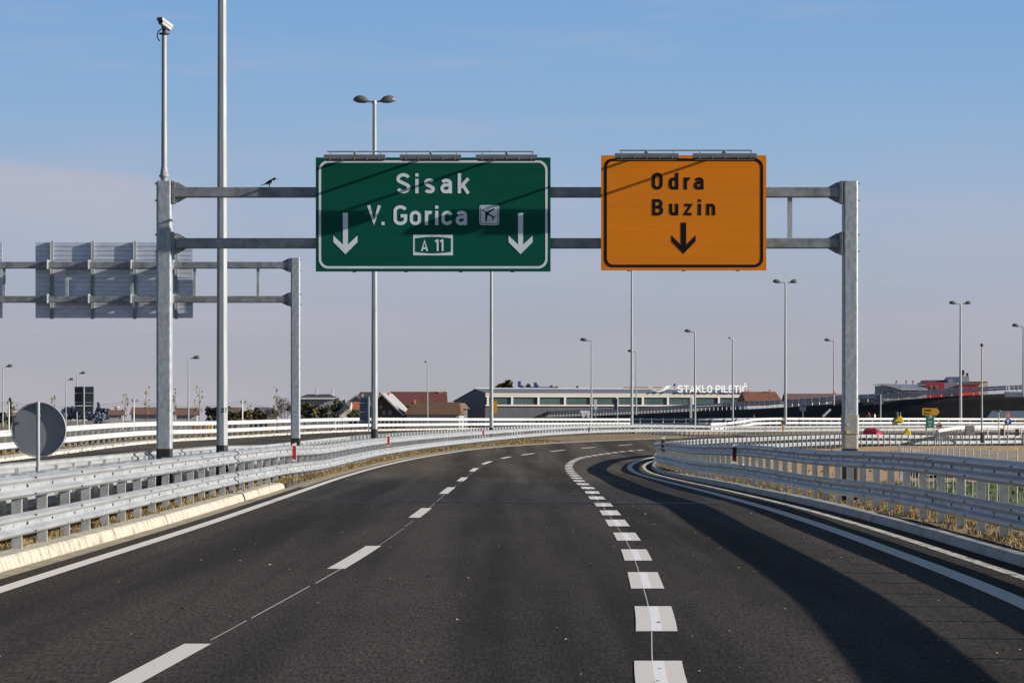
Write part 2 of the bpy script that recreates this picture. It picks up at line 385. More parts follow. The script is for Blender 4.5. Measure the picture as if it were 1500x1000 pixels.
# the road bends out of the way: the rest as a strip that follows the left edge line
far_edge = resample(catmull([(XEL(d), d, 0) for d in range(300, 426, 5)], 1), 3)
mb = MB(); mb.sweep(far_edge, [(-.6, -.02), (14, -.72), (30, -.8)], closed=False)
tag(mb.build('road_bend', M_asph, fix=False), kind='structure')
for f_, nm, w0, w1 in ((0, 'opposite_road', 1, 1),):
    sheet('opposite_road', cols(lambda d: XRB(d) - .55, lambda d: XFB(d) + .95, 8)[::-1], 20, 338, 2.5, lambda X, d: zroad(X, d) - .14, M_asph)

# ---------------------------------------------------------------- road paint
def strip(mb, cf, d0, d1, w_, dz, step=1.0, off=0.0, mi=0, sq=False):
    n = max(1, int((d1 - d0) / step)); vs = []
    for i in range(n + 1):
        d = d0 + (d1 - d0) * i / n; X = cf(d) + off
        k = math.hypot(1, (cf(d + .5) - cf(d - .5))) * w_ / 2
        for s_ in (-1, 1):
            x_ = X + s_ * k; vs.append((x_, d, zroad(x_, d) + dz))
    mb.add(vs, [(2 * i, 2 * i + 1, 2 * i + 3, 2 * i + 2) for i in range(n)], mi)
mb = MB(); strip(mb, XEL, 4, 300, .20, .005)
tag(mb.build('edge_line', M_paint, fix=False), kind='structure')
mb = MB(); strip(mb, XRL, 6, 250, .24, .005)
tag(mb.build('ramp_edge_line', M_paint, fix=False), kind='structure')
mb = MB(); d0 = road(305, 943).y - 6.0
marks = [(160, 1004, 305, 943), (486, 833, 556, 799.5), (600, 758, 632, 744), (645, 723, 665, 713.5), (670, 704.5, 684, 699), (687, 690, 701, 685.5), (707, 679.5, 719, 675.5), (735, 671.2, 747, 668.8), (765, 666.2, 782, 663.8), (806, 660.8, 823, 658.4), (853, 656.4, 870, 654.6), (907, 652.2, 923, 650.6), (960, 648.8, 978, 647.2)]
for x0, y0, x1, y1 in marks:
    a = road(x0, y0).y; b = road(x1, y1).y
    strip(mb, XLD, a, b, .205, .005)
d = 12
while d < 150:
    e = d + random.uniform(2, 9); strip(mb, XLD, d, e, random.uniform(.006, .011), .0012, off=.05 + random.uniform(-.01, .01), step=.5); d = e + random.uniform(.2, 1.6)
tag(mb.build('lane_dashes', M_paint, fix=False), kind='structure')
mb = MB(); mb2 = MB()
tops = [(968, 1012), (888, 924.6), (838, 862), (804.6, 821), (780, 791.7), (761, 770.7), (747.5, 754.6)]
ds = [(road(950, b).y, road(950, t).y) for t, b in tops]
per = (ds[-1][0] - ds[0][0]) / 6
d = ds[-1][0] + per; ds2 = list(ds)
while d < 215: ds2.append((d, d + per * .5)); d += per * (1 if d < 120 else .95)
for a, b in ds2:
    strip(mb, XRD, a, b, .335, .005, .5); strip(mb2, XRD, a + .02, b - .02, .085, .0053, .5)
for (a0, a1), (b0, b1) in zip(ds2[:14], ds2[1:15]): strip(mb, XRD, a1 + .01, b0 - .01, .007, .0012, off=-.04, step=.5)
tag(mb.build('merge_dashes', M_paint, fix=False), kind='structure')
tag(mb2.build('merge_dash_overlap', M_paint2, fix=False), kind='structure')
# tar joint across the carriageway
mb = MB(); vs = []
for i in range(30):
    X = lerp(XEL(62) - .4, XRL(62) - .6, i / 29); jy = random.uniform(-.05, .05)
    vs += [(X, 62.0 + jy, zroad(X, 62.3) + .003), (X, 62.95 + jy, zroad(X, 62.5) + .003)]
mb.add(vs, [(2 * i, 2 * i + 2, 2 * i + 3, 2 * i + 1) for i in range(29)])
tag(mb.build('tar_joint', M_black, fix=False), kind='structure')
mb = MB()
strip(mb, lambda d: XEL(d) - .47, 4, 76, .24, .004); strip(mb, lambda d: XEL(d) - .42, 76, 296, .42, .004); tag(mb.build('dusty_channel', M_dust, fix=False), kind='structure')
mb = MB()
strip(mb, lambda d: XRL(d) + .67, 6, 190, .15, .005); tag(mb.build('concrete_channel', M_gutter, fix=False), kind='structure')

# ---------------------------------------------------------------- kerbs and verges
def kerb(cf, d0, d1, prof, name, zf, face, m=M_conc, gap=None):
    mb = MB(); d = d0
    while d < d1:
        e = min(d + 9.0, d1); jt = random.uniform(-.012, .012); pts = [Vector((cf(q) + jt, q, zf(cf(q), q) + jt * .6)) for q in [d + .012 + (e - d - .024) * i / 7 for i in range(8)]]
        mb.sweep(pts, prof, face=face); d = e
    o = mb.build(name, m); o['kind'] = 'structure'; return o
kp = [(0, -.1), (0, .03), (-.035, .135), (-.06, .158), (-.30, .168), (-.30, -.1)]
kerb(lambda d: XEL(d) - .60, 4, 74.6, kp, 'kerb', zroad, 1)
kpr = [(0, -.1), (0, .03), (-.02, .10), (-.05, .125), (-.10, .13), (-.22, .13), (-.22, -.1)]
kerb(XKR, 6, 175, kpr, 'ramp_kerb', zroad, -1, mat('ramp_kerb_concrete', (0.40, 0.39, 0.37), .85, 0, .2, 1.6, .25, col2=(.22, .205, .18), f0=.5, f1=.72))
kerb(lambda d: XFB(d) + .95, 60, 330, [(0, -.3), (0, -.02), (-.7, .0), (-.7, -.3)], 'far_kerb', zroad, -1 if False else 1, M_gutter)
sheet('median_strip', cols(lambda d: XRB(d) - .5, lambda d: XEL(d) - (.89 if d < 74.6 else .62), 8), 4, 298, 1.5,
      lambda X, d: zroad(X, d) + ZL(d) - (.0 if X < XEL(d) - .8 else .03), M_verge, jitter=.012)
sheet('far_verge', cols(lambda d: XFB(d) - 14, lambda d: XFB(d) + .24, 6), 50, 372, 4, lambda X, d: zroad(X, d) - .01 - .02 * max(0, XFB(d) - X), M_verge)
def zsoil(X, d):
    u = X - XRR(d); z = zR(d)
    n = .03 * math.sin(X * 1.7 + d * .31) + .03 * math.sin(d * .9 - X * .6)
    m = max(.24, u + 1) 
    z -= (.30 * ss(1.0, 3.5, u) * (1 - ss(100, 150, d)))
    return z + n * ss(.3, 1.5, u)
def ribbon(name, u0, u1, d0, d1, m, dz=0, step=2.0, n=10):
    return sheet(name, cols(lambda d: XRR(d) + u0, lambda d: XRR(d) + u1, n), d0, d1, step, lambda X, d: zsoil(X, d) + dz, m, jitter=.02)
sheet('ramp_verge', cols(lambda d: XKR(d) + .20, lambda d: XRR(d) + 2.0, 5), 6, 240, 1.5, zsoil, M_verge, jitter=.015)
ribbon('green_slope', 2.0, 40, 20, 105, M_grassg, -.02, 2.5, 14)
ribbon('soil_field', 2.0, 45, 105, 305, M_soil, -.02, 3.0, 18)
# gravelly bank to the right of the soil heap
mb = MB(); vs = []; nx, ny = 16, 14
for i in range(ny + 1):
    for j in range(nx + 1):
        d = lerp(112, 190, i / ny); X = lerp(15.5 + (d - 112) * .07, 34, j / nx)
        z = zsoil(X, d) + .10 + .55 * math.sin(math.pi * min(1, j / nx * 1.2)) * ss(0, .3, i / ny) * (1 - ss(.75, 1, i / ny)) + random.uniform(-.03, .03)
        vs.append((X, d, z))
mb.add(vs, [(i * (nx + 1) + j, i * (nx + 1) + j + 1, (i + 1) * (nx + 1) + j + 1, (i + 1) * (nx + 1) + j) for i in range(ny) for j in range(nx)], 0, True)
tag(mb.build('gravel_bank', M_gravel, fix=False), kind='structure')

# ---------------------------------------------------------------- guardrails
def wprofile(th=.004):
    f = [(0.002, .155), (.012, .152), (.070, .118), (.081, .108), (.081, .078), (.070, .066), (.012, .030), (.004, .018)]
    f = f + [(u, -v) for u, v in f[::-1]]
    return f + [(u - th * 1.5, v) for u, v in f[::-1]]
WP = wprofile()
def post_mesh(h, deep, stubs):
    mb = MB(); a, b, t = .062, .028, .007      # web half-width across, flange half-depth along
    c = [(-a, -b), (a, -b), (a, b), (a - t, b), (a - t, -b + t), (-a + t, -b + t), (-a + t, b), (-a, b)]
    mb.prism(c, -deep, h, axis='z')
    for z in stubs: mb.box((.085, 0, z), (.05, .07, .10))
    return mb.mesh('guardrail_post', M_post)
POSTS = {}
def barrier(label, cf=None, zf=None, d0=0, d1=0, pts=None, face=1, m=None, heights=(.88, .325), spacing=2.0, maxp=100, group=None, bolts=130, rev=False, seg=4.0, deep=.5, cut=0, vs=1.0):
    if pts is None:
        pts = [Vector((cf(d0 + i * .5), d0 + i * .5, 0)) for i in range(int((d1 - d0) * 2) + 1)]
        for p in pts: p.z = zf(p.x, p.y)
    else: pts = catmull(pts, 1.0)
    m = m or M_rail
    root = thing('guardrail', label, 'guardrail', pts[0].copy(), 0, group)
    top = heights[0] + .16
    line = resample(pts, 1.0)
    step = max(1, 1)
    for h, nm in zip(heights, ('upper_rail', 'lower_rail')):
        mb = MB(); i = 0; k = 0
        sgn = int(seg)
        while i < len(line) - 1:
            j = min(i + sgn, len(line) - 1)
            seq = [p.copy() for p in line[i:j + 1]]
            if j < len(line) - 1: seq[-1] = seq[-1] + (line[j + 1] - line[j]) * .3
            for q, p in enumerate(seq):
                t = tang(line, min(i + q, len(line) - 1)); nr = Vector((t.y, -t.x, 0)) * face
                p += nr * (.115 + (.007 if k % 2 else 0)) + Vector((0, 0, h))
            mb.sweep(seq, [(a_, b_ * vs) for a_, b_ in WP], face=face); i = j; k += 1
        for i in range(0, len(line) - 1):
            p = line[i]
            if p.y > bolts: continue
            t = tang(line, i); nr = Vector((t.y, -t.x, 0)) * face
            M = Matrix((nr, t, Vector((0, 0, 1)))).transposed()
            big = i % 2 == 0
            q = p + nr * (.115 + .014) + Vector((0, 0, h))
            mb.box(q, (.014, .055 if big else .025, .030 if big else .022), 1 if big else 0, M)
            if i % 4 == 0:
                for dv in (.093, -.093):
                    for du in (-.05, .05):
                        mb.box(p + t * (du + .15) + nr * (.115 + .089) + Vector((0, 0, h + dv)), (.012, .022, .026), 1, M)
        mb.build(nm, [m, M_dark], root)
    key = (top, heights, cut)
    if key not in POSTS: POSTS[key] = post_mesh(top - .02 - cut, deep, heights)
    pl = resample(pts, spacing); order = sorted(range(len(pl)), key=lambda i: pl[i].y); keep = set(order[:maxp]); rest = MB()
    me = POSTS[key]
    for i, p in enumerate(pl):
        t = tang(pl, i); nr = Vector((t.y, -t.x, 0)) * face
        rz = math.atan2(nr.y, nr.x)
        if i in keep:
            o = bpy.data.objects.new('post', me); C.objects.link(o); o.parent = root; o.location = p - root.location; o.rotation_euler = (0, 0, rz)
        else:
            rest.box(p + Vector((0, 0, top / 2 - .25)), (.124, .056, top + .5), 0, Matrix.Rotation(rz, 3, 'Z'))
    if rest.v: tag(rest.build('posts', M_post, root), kind='stuff')
    return root
zl_ = lambda X, d: zroad(X, d) + ZL(d)
barrier('double rail guardrail along the left road edge, with dry grass at its foot', XRF, zl_, 8, 440, face=1, maxp=100, heights=(.765, .318), vs=.88)
barrier('back guardrail of the median, facing the opposite carriageway behind the sign gantry legs', XRB, zl_, 8, 330, face=-1, maxp=60, bolts=80, heights=(.765, .318), cut=.17, vs=.88)
barrier('far double guardrail on the outer side of the opposite carriageway', XFB, lambda X, d: zroad(X, d) + .0, 62, 372, face=1, m=M_railfar, maxp=90, bolts=150, heights=(.82, .33), vs=.86)
rp = [Vector((XRR(d), d, zR(d))) for d in range(9, 310, 3)]
barrier('shaded guardrail round the inside of the exit ramp, right of the blue-shaded edge line', pts=rp, face=-1, maxp=100, spacing=2.0, bolts=130, heights=(.885, .345))
# ---------------------------------------------------------------- lettering: constant-width strokes
def arc(cx, cy, rx, ry, a0, a1, n=14):
    return [(cx + rx * math.cos(R(a0 + (a1 - a0) * i / n)), cy + ry * math.sin(R(a0 + (a1 - a0) * i / n))) for i in range(n + 1)]
def glyph(ch):
    a = .08; X = .72
    g = {
     'S': ([arc(.34, .71, .25, .21, 22, 200) + [(.17, .585), (.50, .425)] + arc(.34, .29, .25, .21, 22, -160)], .68),
     's': ([arc(.26, .53, .17, .125, 25, 205) + [(.15, .425), (.36, .31)] + arc(.26, .205, .18, .125, 30, -155)], .52),
     'i': ([[(.085, 0), (.085, X)], [(.085, .83), (.085, .99)]], .17),
     'a': ([[(.09, .56)] + arc(.27, .50, .19, .14, 140, 0) + [(.46, 0)], [(.46, .42), (.26, .41)] + arc(.24, .245, .165, .165, 100, 260) + [(.32, .085), (.46, .20)]], .54),
     'k': ([[(a, 0), (a, 1)], [(.50, .74), (.13, .30)], [(.23, .43), (.50, -.01)]], .56),
     'V': ([[(.07, 1), (.33, .13), (.59, 1)]], .66),
     '.': ([[(.085, 0), (.085, .165)]], .17),
     'G': ([arc(.33, .71, .25, .21, 20, 180) + arc(.33, .29, .25, .21, 180, 360) + [(.58, .47), (.34, .47)]], .66),
     'o': ([arc(.27, .46, .19, .18, 0, 180) + arc(.27, .26, .19, .18, 180, 360) + [(.46, .46)]], .54),
     'r': ([[(a, 0), (a, X)], [(a, .46)] + arc(.25, .46, .165, .18, 150, 62)], .36),
     'c': ([arc(.27, .46, .19, .18, 15, 180) + arc(.27, .26, .19, .18, 180, 345)], .50),
     'A': ([[(.05, 0), (.30, .88), (.55, 0)], [(.13, .24), (.47, .24)]], .60),
     '1': ([[(.02, .80), (.24, .98)], [(.24, 1), (.24, 0)]], .34),
     'O': ([arc(.31, .69, .23, .23, 0, 180) + arc(.31, .31, .23, .23, 180, 360) + [(.54, .69)]], .62),
     'd': ([[(.46, 0), (.46, 1)], [(.46, .50)] + arc(.27, .47, .185, .17, 30, 180) + arc(.27, .25, .185, .17, 180, 330) + [(.46, .22)]], .54),
     'B': ([[(a, 0), (a, 1)], [(a, .92), (.33, .92)] + arc(.33, .72, .20, .20, 90, -90) + [(a, .52)], [(.33, .52)] + arc(.35, .30, .22, .22, 90, -90) + [(a, .08)]], .64),
     'u': ([[(.08, X), (.08, .25)] + arc(.26, .25, .18, .17, 180, 330) + [(.45, .24)], [(.45, X), (.45, 0)]], .53),
     'z': ([[(.04, .64), (.43, .64), (.06, .08), (.47, .08)]], .50),
     'n': ([[(.08, 0), (.08, X)], [(.08, .47)] + arc(.26, .47, .18, .17, 150, 0) + [(.44, 0)]], .52),
     'T': ([[(.0, .91), (.60, .91)], [(.30, .9), (.30, 0)]], .60),
     'K': ([[(.09, 0), (.09, 1)], [(.58, 1.0), (.16, .46)], [(.26, .58), (.62, -.01)]], .64),
     'L': ([[(.09, 1), (.09, .09), (.50, .09)]], .50),
     'P': ([[(.09, 0), (.09, 1)], [(.09, .91), (.34, .91)] + arc(.34, .68, .21, .23, 90, -90) + [(.09, .45)]], .60),
     'I': ([[(.09, 0), (.09, 1)]], .18),
     'E': ([[(.50, .91), (.09, .91), (.09, .09), (.52, .09)], [(.09, .51), (.45, .51)]], .53),
     'C': ([arc(.36, .66, .27, .25, 35, 180) + arc(.36, .34, .27, .25, 180, 325)], .64),
     '\'': ([[(.26, 1.10), (.44, 1.34)]], .5),
     '2': ([arc(.28, .70, .20, .22, 160, -20) + [(.08, .08), (.52, .08)]], .54),
     '7': ([[(.02, .92), (.48, .92), (.18, 0)]], .5),
     '4': ([[(.36, 0), (.36, 1), (.04, .25), (.54, .25)]], .56),
     '0': ([arc(.27, .70, .19, .22, 0, 180) + arc(.27, .30, .19, .22, 180, 360) + [(.46, .70)]], .54),
    }
    return g[ch]
def stroke(mb, pts, w_, fr, to, mi=0):
    """ribbon of width w_ along pts in (u,v), between depths fr (front) and to; +depth is away from the viewer (-Y faces us)"""
    pts = [p for i, p in enumerate(pts) if i == 0 or math.hypot(p[0] - pts[i - 1][0], p[1] - pts[i - 1][1]) > w_ * .04]
    L = []; Rr = []; n = len(pts)
    for i in range(n):
        p = Vector((*pts[i], 0)); d1 = (p - Vector((*pts[i - 1], 0))).normalized() if i else None; d2 = (Vector((*pts[i + 1], 0)) - p).normalized() if i < n - 1 else None
        d1 = d1 or d2; d2 = d2 or d1; t = (d1 + d2)
        t = t.normalized() if t.length > 1e-6 else d1
        nn = Vector((-t.y, t.x, 0)); k = 1 / max(.62, nn.dot(Vector((-d1.y, d1.x, 0))))
        L.append(p + nn * w_ / 2 * k); Rr.append(p - nn * w_ / 2 * k)
    vs = [(q.x, fr, q.y) for q in L] + [(q.x, fr, q.y) for q in Rr] + [(q.x, to, q.y) for q in L] + [(q.x, to, q.y) for q in Rr]
    fs = []
    for i in range(n - 1):
        fs += [(i, i + 1, n + i + 1, n + i), (i, 2 * n + i, 2 * n + i + 1, i + 1), (n + i, n + i + 1, 3 * n + i + 1, 3 * n + i)]
    fs += [(0, n, 3 * n, 2 * n), (n - 1, 3 * n - 1, 4 * n - 1, 2 * n - 1)]
    mb.add(vs, fs, mi)
def word(mb, items, x0, y0, s, w_, fr, to, sx=1.0):
    """items: [(char, left edge u)] ; baseline y0, cap height s"""
    k = 0
    for ch, u in items:
        for st in glyph(ch)[0]:
            stroke(mb, [(x0 + u + q[0] * s * sx, y0 + q[1] * s) for q in st], w_ * s, fr - .0006 * (k % 3), to); k += 1
def text(s_, gap=.16, sx=1.0):
    res = []; u = 0
    for ch in s_:
        if ch == ' ': u += .34 * sx; continue
        if ch == "'": res.append((ch, last)); continue
        last = u; res.append((ch, u)); u += glyph(ch)[1] * sx + gap
    return res, u - gap
def rrect(w_, h, r, n=6):
    pts = []
    for cx, cy, a in ((w_ / 2 - r, h / 2 - r, 0), (-w_ / 2 + r, h / 2 - r, 90), (-w_ / 2 + r, -h / 2 + r, 180), (w_ / 2 - r, -h / 2 + r, 270)):
        pts += [(cx + r * math.cos(R(a + 90 * i / n)), cy + r * math.sin(R(a + 90 * i / n))) for i in range(n + 1)]
    return pts

# ---------------------------------------------------------------- sign gantries
GD = 61.0; GS = F / GD
def gx(x): return (x - 750) / GS
def gz(y): return CH + (HY - y) / GS
def rbox(mb, x, y, wx, wy, z0, z1, r=.045, mi=0):
    mb.prism([(x + a, y + b) for a, b in rrect(wx, wy, r, 4)], z0, z1, mi, axis='z')
def gantry(name, label, xl, xr, D, zt, zb1, zb2, z0, struts, leg_w, beam=.205, group='sign gantries over the carriageways', jacket=False, legs=(1, 1)):
    root = thing(name, label, 'sign gantry', (xl, D, z0), 0, group)
    for k, x in enumerate((xl, xr)):
        if not legs[k]: continue
        mb = MB(); zz = 1.12
        rbox(mb, x, D, leg_w, leg_w, zz, zt); mb.prism([(x + a, D + b) for a, b in rrect(leg_w - .02, leg_w - .02, .04, 3)], zt, zt + .012, 0, 'z')
        o = mb.build('leg', M_zinc, root)
        b = MB(); rbox(b, x, D, leg_w + .004, leg_w + .004, z0 - .4, zz); b.box((x, D, z0 + .05), (leg_w + .25, leg_w + .25, .05)); b.build('base_coating', M_black, o)
        if jacket and k == 1:
            j = MB(); rbox(j, x, D, leg_w + .035, leg_w + .035, 1.42, 1.80, .05); j.build('cover_plate', mat('cover_plate_zinc', (.34, .335, .31), .6, .2, .15, 6), o)
            j = MB(); rbox(j, x, D, leg_w + .012, leg_w + .012, 1.13, 1.417, .05); j.build('pebbled_plinth', mat('pebbled', (.42, .39, .33), .9, 0, .3, 30, .3, col2=(.2, .18, .15)), o)
            j = MB(); j.box((x - .06, D - leg_w / 2 - .026, 1.455), (.055, .012, .06)); j.build('yellow_tag', M_yellow, o)
            j = MB(); j.tube([(x - .06, D - leg_w / 2 - .022, 1.61), (x - .06, D - leg_w / 2 - .034, 1.61)], .018, 10); j.build('bolt', M_white, o)
    for z in (zb1, zb2):
        mb = MB(); a = xl + (leg_w / 2 + .07 if legs[0] else 0); b = xr - (leg_w / 2 + .07 if legs[1] else 0)
        mb.box(((a + b) / 2, D, z), (b - a, beam, beam)); o = mb.build('beam', M_beam, root, bevel=.02)
        for x, s_ in ((xl, 1), (xr, -1)):
            if not legs[0 if s_ > 0 else 1]: continue
            fl = MB()
            e = x + s_ * leg_w / 2
            fl.box((e + s_ * .018, D, z), (.03, leg_w - .02, .46)); fl.box((e + s_ * .052, D, z), (.032, leg_w - .03, .44))
            for sv in (1, -1):
                fl.prism([(e + s_ * .07, z + sv * (beam / 2 + .002)), (e + s_ * .30, z + sv * (beam / 2 + .002)), (e + s_ * .12, z + sv * .205), (e + s_ * .07, z + sv * .205)], D - .012, D + .012)
            for sv in (1, -1):
                for dy in (-.11, .11): fl.tube([(e - s_ * (leg_w + .03), D + dy, z + sv * .17), (e + s_ * .10, D + dy, z + sv * .17)], .016, 6)
            fl.build('flange_plate', M_beam, o)
    for x in struts:
        mb = MB(); mb.box((x, D, (zb1 + zb2) / 2), (.09, .09, abs(zb1 - zb2) - beam - .004)); mb.build('strut', M_zinc, root)
    return root
XG0, XG1 = gx(241), gx(1245)
gantry('sign_gantry', 'square galvanised gantry over the road ahead, carrying the green and orange signs', XG0, XG1, GD, gz(266.5), gz(282), gz(356.5), zroad(XG0, GD) + .13, [gx(x) for x in (1157, 893, 660, 480)], .305, jacket=True)
GD2 = 97.0; S2 = F / GD2
bx = lambda x: (x - 750) / S2
bz = lambda y: CH + (HY - y) / S2
gantry('sign_gantry', 'smaller looking gantry behind, over the opposite carriageway, with sign backs toward us', bx(-330), bx(433), GD2, bz(378.5), bz(388.5), bz(438.5), .15, [bx(x) for x in (378, 285, 193, 98, 6, -90)], .30, beam=.215)

def sign_panel(root, w_, h, m, planks=9, depth=.05):
    mb = MB(); ph = h / planks
    for i in range(planks): mb.box((0, depth / 2, -h / 2 + ph * (i + .5)), (w_, depth, ph - .0014))
    mb.box((0, depth / 2 + .012, 0), (w_ - .01, depth - .012, h - .01))
    return mb.build('panel', m, root, world=False)
def sign_back(root, w_, h, xs, brackets=()):
    mb = MB()
    for i in range(int(h / .095)): mb.box((0, .062, -h / 2 + .05 + i * .095), (w_ - .02, .022, .012))
    mb.build('plank_rib', M_alu, root, world=False)
    for x in xs:
        b = MB(); b.box((x, .10, 0), (.05, .075, h + .02)); b.box((x, .14, 0), (.075, .008, h + .02))
        b.build('back_rail', M_pole, root, world=False)
def border(root, w_, h, inset, bw, m, r=.16):
    o = rrect(w_ - 2 * inset, h - 2 * inset, r); i = rrect(w_ - 2 * inset - 2 * bw, h - 2 * inset - 2 * bw, r - bw * .8)
    n = len(o); mb = MB()
    vs = [(u, -.004, v) for u, v in o] + [(u, -.004, v) for u, v in i]
    mb.add(vs, [(k, (k + 1) % n, n + (k + 1) % n, n + k) for k in range(n)])
    vs = [(u, -.004, v) for u, v in o] + [(u, .002, v) for u, v in o]; mb.add(vs, [(k, (k + 1) % n, n + (k + 1) % n, n + k) for k in range(n)])
    vs = [(u, -.004, v) for u, v in i] + [(u, .002, v) for u, v in i]; mb.add(vs, [(k, (k + 1) % n, n + (k + 1) % n, n + k) for k in range(n)])
    return mb.build('border', m, root, world=False, fix=False)
def poly_part(root, name, polys, m, fr=-.005, to=.002):
    mb = MB()
    for k, p in enumerate(polys): mb.prism(p, fr - .0007 * k, to)
    return mb.build(name, m, root, world=False)
def sign_lights(root, xs, w_, zt, L=1.0, rail=None):
    """floodlight boxes held out in front of the panel top, with a thin rail above"""
    for x in xs:
        mb = MB(); prof = [(-L - .11, zt - .015), (-L - .085, zt + .06), (-L + .05, zt + .085), (-L + .10, zt + .03), (-L + .08, zt - .03), (-L - .07, zt - .045)]
        mb.prism(prof, x - w_ / 2, x + w_ / 2, axis='x')
        for k in range(5):
            mb.box((x - w_ / 2 + w_ * (k + .5) / 5, -L - .105, zt - .012), (.012, .02, .05), 1)
        o = mb.build('floodlight', [M_lampg, M_pole], root, world=False)
        b = MB(); b.box((x, -L - .02, zt - .049), (w_ - .08, .12, .006)); b.build('lens', mat('lamp_lens', (.30, .29, .26), .25, 0, .1, 5), o, world=False)
        b = MB()
        b.tube([(x, .06, zt - .30), (x, .06, zt + .10), (x, -.02, zt + .115), (x, -L + .06, zt + .135)], .028, 6)
        b.tube([(x, -L + .06, zt + .135), (x + .03, -L, zt + .08)], .015, 6)
        b.build('arm', M_pole, o, world=False)
    if rail:
        b = MB(); a, c = rail
        b.tube([(a, -L + .06, zt + .145), (c, -L + .06, zt + .145)], .016, 6)
        for x in xs: b.box((x + w_ * .42, -L + .05, zt + .105), (.02, .02, .08))
        for x in xs: b.tube([(x - w_ * .40, -L + .06, zt + .145), (x - w_ * .38, -L + .04, zt + .09)], .012, 5)
        b.build('rail', M_pole, root, world=False)
# green sign
SD = GD - .32; SS = F / SD
def sx_(x): return (x - 634.5) / SS
def sz_(y): return (314.2 - y) / SS
gs = thing('motorway_sign', 'green motorway sign reading Sisak and V. Gorica with two white down arrows', 'road sign', (P(634.5, 314.2, SD)))
GW, GH = 344 / SS, 167 / SS
sign_panel(gs, GW, GH, M_green, 9); sign_back(gs, GW, GH, [-1.6, -.55, .55, 1.6])
border(gs, GW, GH, 4.4 / SS, 3.4 / SS, M_signw, .19)
Z8 = lambda x, y: (sx_(440 + x / 3.5714), sz_(120 + y / 3.5714))
def letters(root, spec, top, base, Zf, m, w_, name='letter', sx=1.0):
    y0 = Zf(0, base)[1]; s = Zf(0, top)[1] - y0
    for c, x in spec:
        mb = MB(); word(mb, [(c, Zf(x, 0)[0])], 0, y0, s, w_, -.005, .002, sx); mb.build(name, m, root, world=False)
letters(gs, [('S', 501), ('i', 600), ('s', 646), ('a', 733), ('k', 823)], 478, 583, Z8, M_signw, .165, sx=1.06)
letters(gs, [('V', 349), ('.', 423), ('G', 487), ('o', 572), ('r', 651), ('i', 704), ('c', 738), ('a', 813)], 646, 749, Z8, M_signw, .165, sx=1.06)
def down_arrow(root, cx, top, tip, sh, wing, wt, wb, jn, Zf, m):
    p = [(cx - sh, top), (cx + sh, top), (cx + sh, jn), (cx + wing, wt), (cx + wing, wb), (cx, tip), (cx - wing, wb), (cx - wing, wt), (cx - sh, jn)]
    return poly_part(root, 'arrow', [[Zf(*q) for q in p]], m)
down_arrow(gs, 235.5, 685, 901, 13, 63, 804, 838, 851, Z8, M_signw)
down_arrow(gs, 1152, 685, 901, 13, 63, 804, 838, 851, Z8, M_signw)
# route number plate: white plate with a green barrel-shaped field
pl = poly_part(gs, 'route_number', [[Z8(*q) for q in ((590, 800), (798, 800), (798, 907), (590, 907))]], M_signw, -.004, .002)
fld = [(600, 818)] + [(600 + 188 * t / 10, 818 - 8 * math.sin(math.pi * t / 10)) for t in range(1, 10)] + [(788, 818), (788, 889)] + [(788 - 188 * t / 10, 889 + 8 * math.sin(math.pi * t / 10)) for t in range(1, 10)] + [(600, 889)]
poly_part(pl, 'field', [[Z8(*q) for q in fld]], M_green, -.006, -.004)
mb = MB(); y0 = Z8(0, 885)[1]; s = Z8(0, 824)[1] - y0
for c, x in (('A', 632), ('1', 704), ('1', 730)):
    mb = MB(); word(mb, [(c, Z8(x, 0)[0])], 0, y0, s, .15, -.009, -.0055, .95); mb.build('letter', M_signw, pl, world=False)
# airport pictogram
pg = MB(); c0 = Z8(988, 697); rr = [(c0[0] + u, c0[1] + v) for u, v in rrect(103 / 3.5714 / SS, 104 / 3.5714 / SS, .05)]
pg.prism(rr, -.004, .002); pgo = pg.build('pictogram_plate', M_signw, gs, world=False)
A8 = lambda x, y: (sx_(680 + x / 8.333), sz_(270 + y / 8.333))
def ring(root, c, w_, h, bw, r, m, fr):
    mb = MB(); o = [(c[0] + u, c[1] + v) for u, v in rrect(w_, h, r)]; i = [(c[0] + u, c[1] + v) for u, v in rrect(w_ - 2 * bw, h - 2 * bw, r * .8)]; n = len(o)
    mb.add([(u, fr, v) for u, v in o] + [(u, fr, v) for u, v in i], [(k, (k + 1) % n, n + (k + 1) % n, n + k) for k in range(n)])
    return mb.build('border', m, root, world=False, fix=False)
ring(pgo, c0, 93 / 3.5714 / SS, 94 / 3.5714 / SS, .010, .042, M_signk, -.0055)
plane = [[(217, 322), (222, 312), (256, 332), (285, 340), (300, 355), (352, 390), (345, 402), (296, 375), (284, 378), (262, 360), (258, 345)],
         [(275, 338), (368, 293), (376, 295), (374, 304), (285, 360)], [(258, 350), (286, 358), (284, 392), (272, 460), (260, 462)],
         [(345, 390), (388, 383), (389, 390), (352, 408)], [(343, 398), (362, 400), (356, 436), (345, 442)]]
poly_part(pgo, 'aeroplane', [[A8(*q) for q in p] for p in plane], M_signk, -.0060, -.004)
sign_lights(gs, [sx_(522), sx_(632), sx_(742)], 89 / SS / 1.0, sz_(236.6), .68, (sx_(482), sx_(781)))
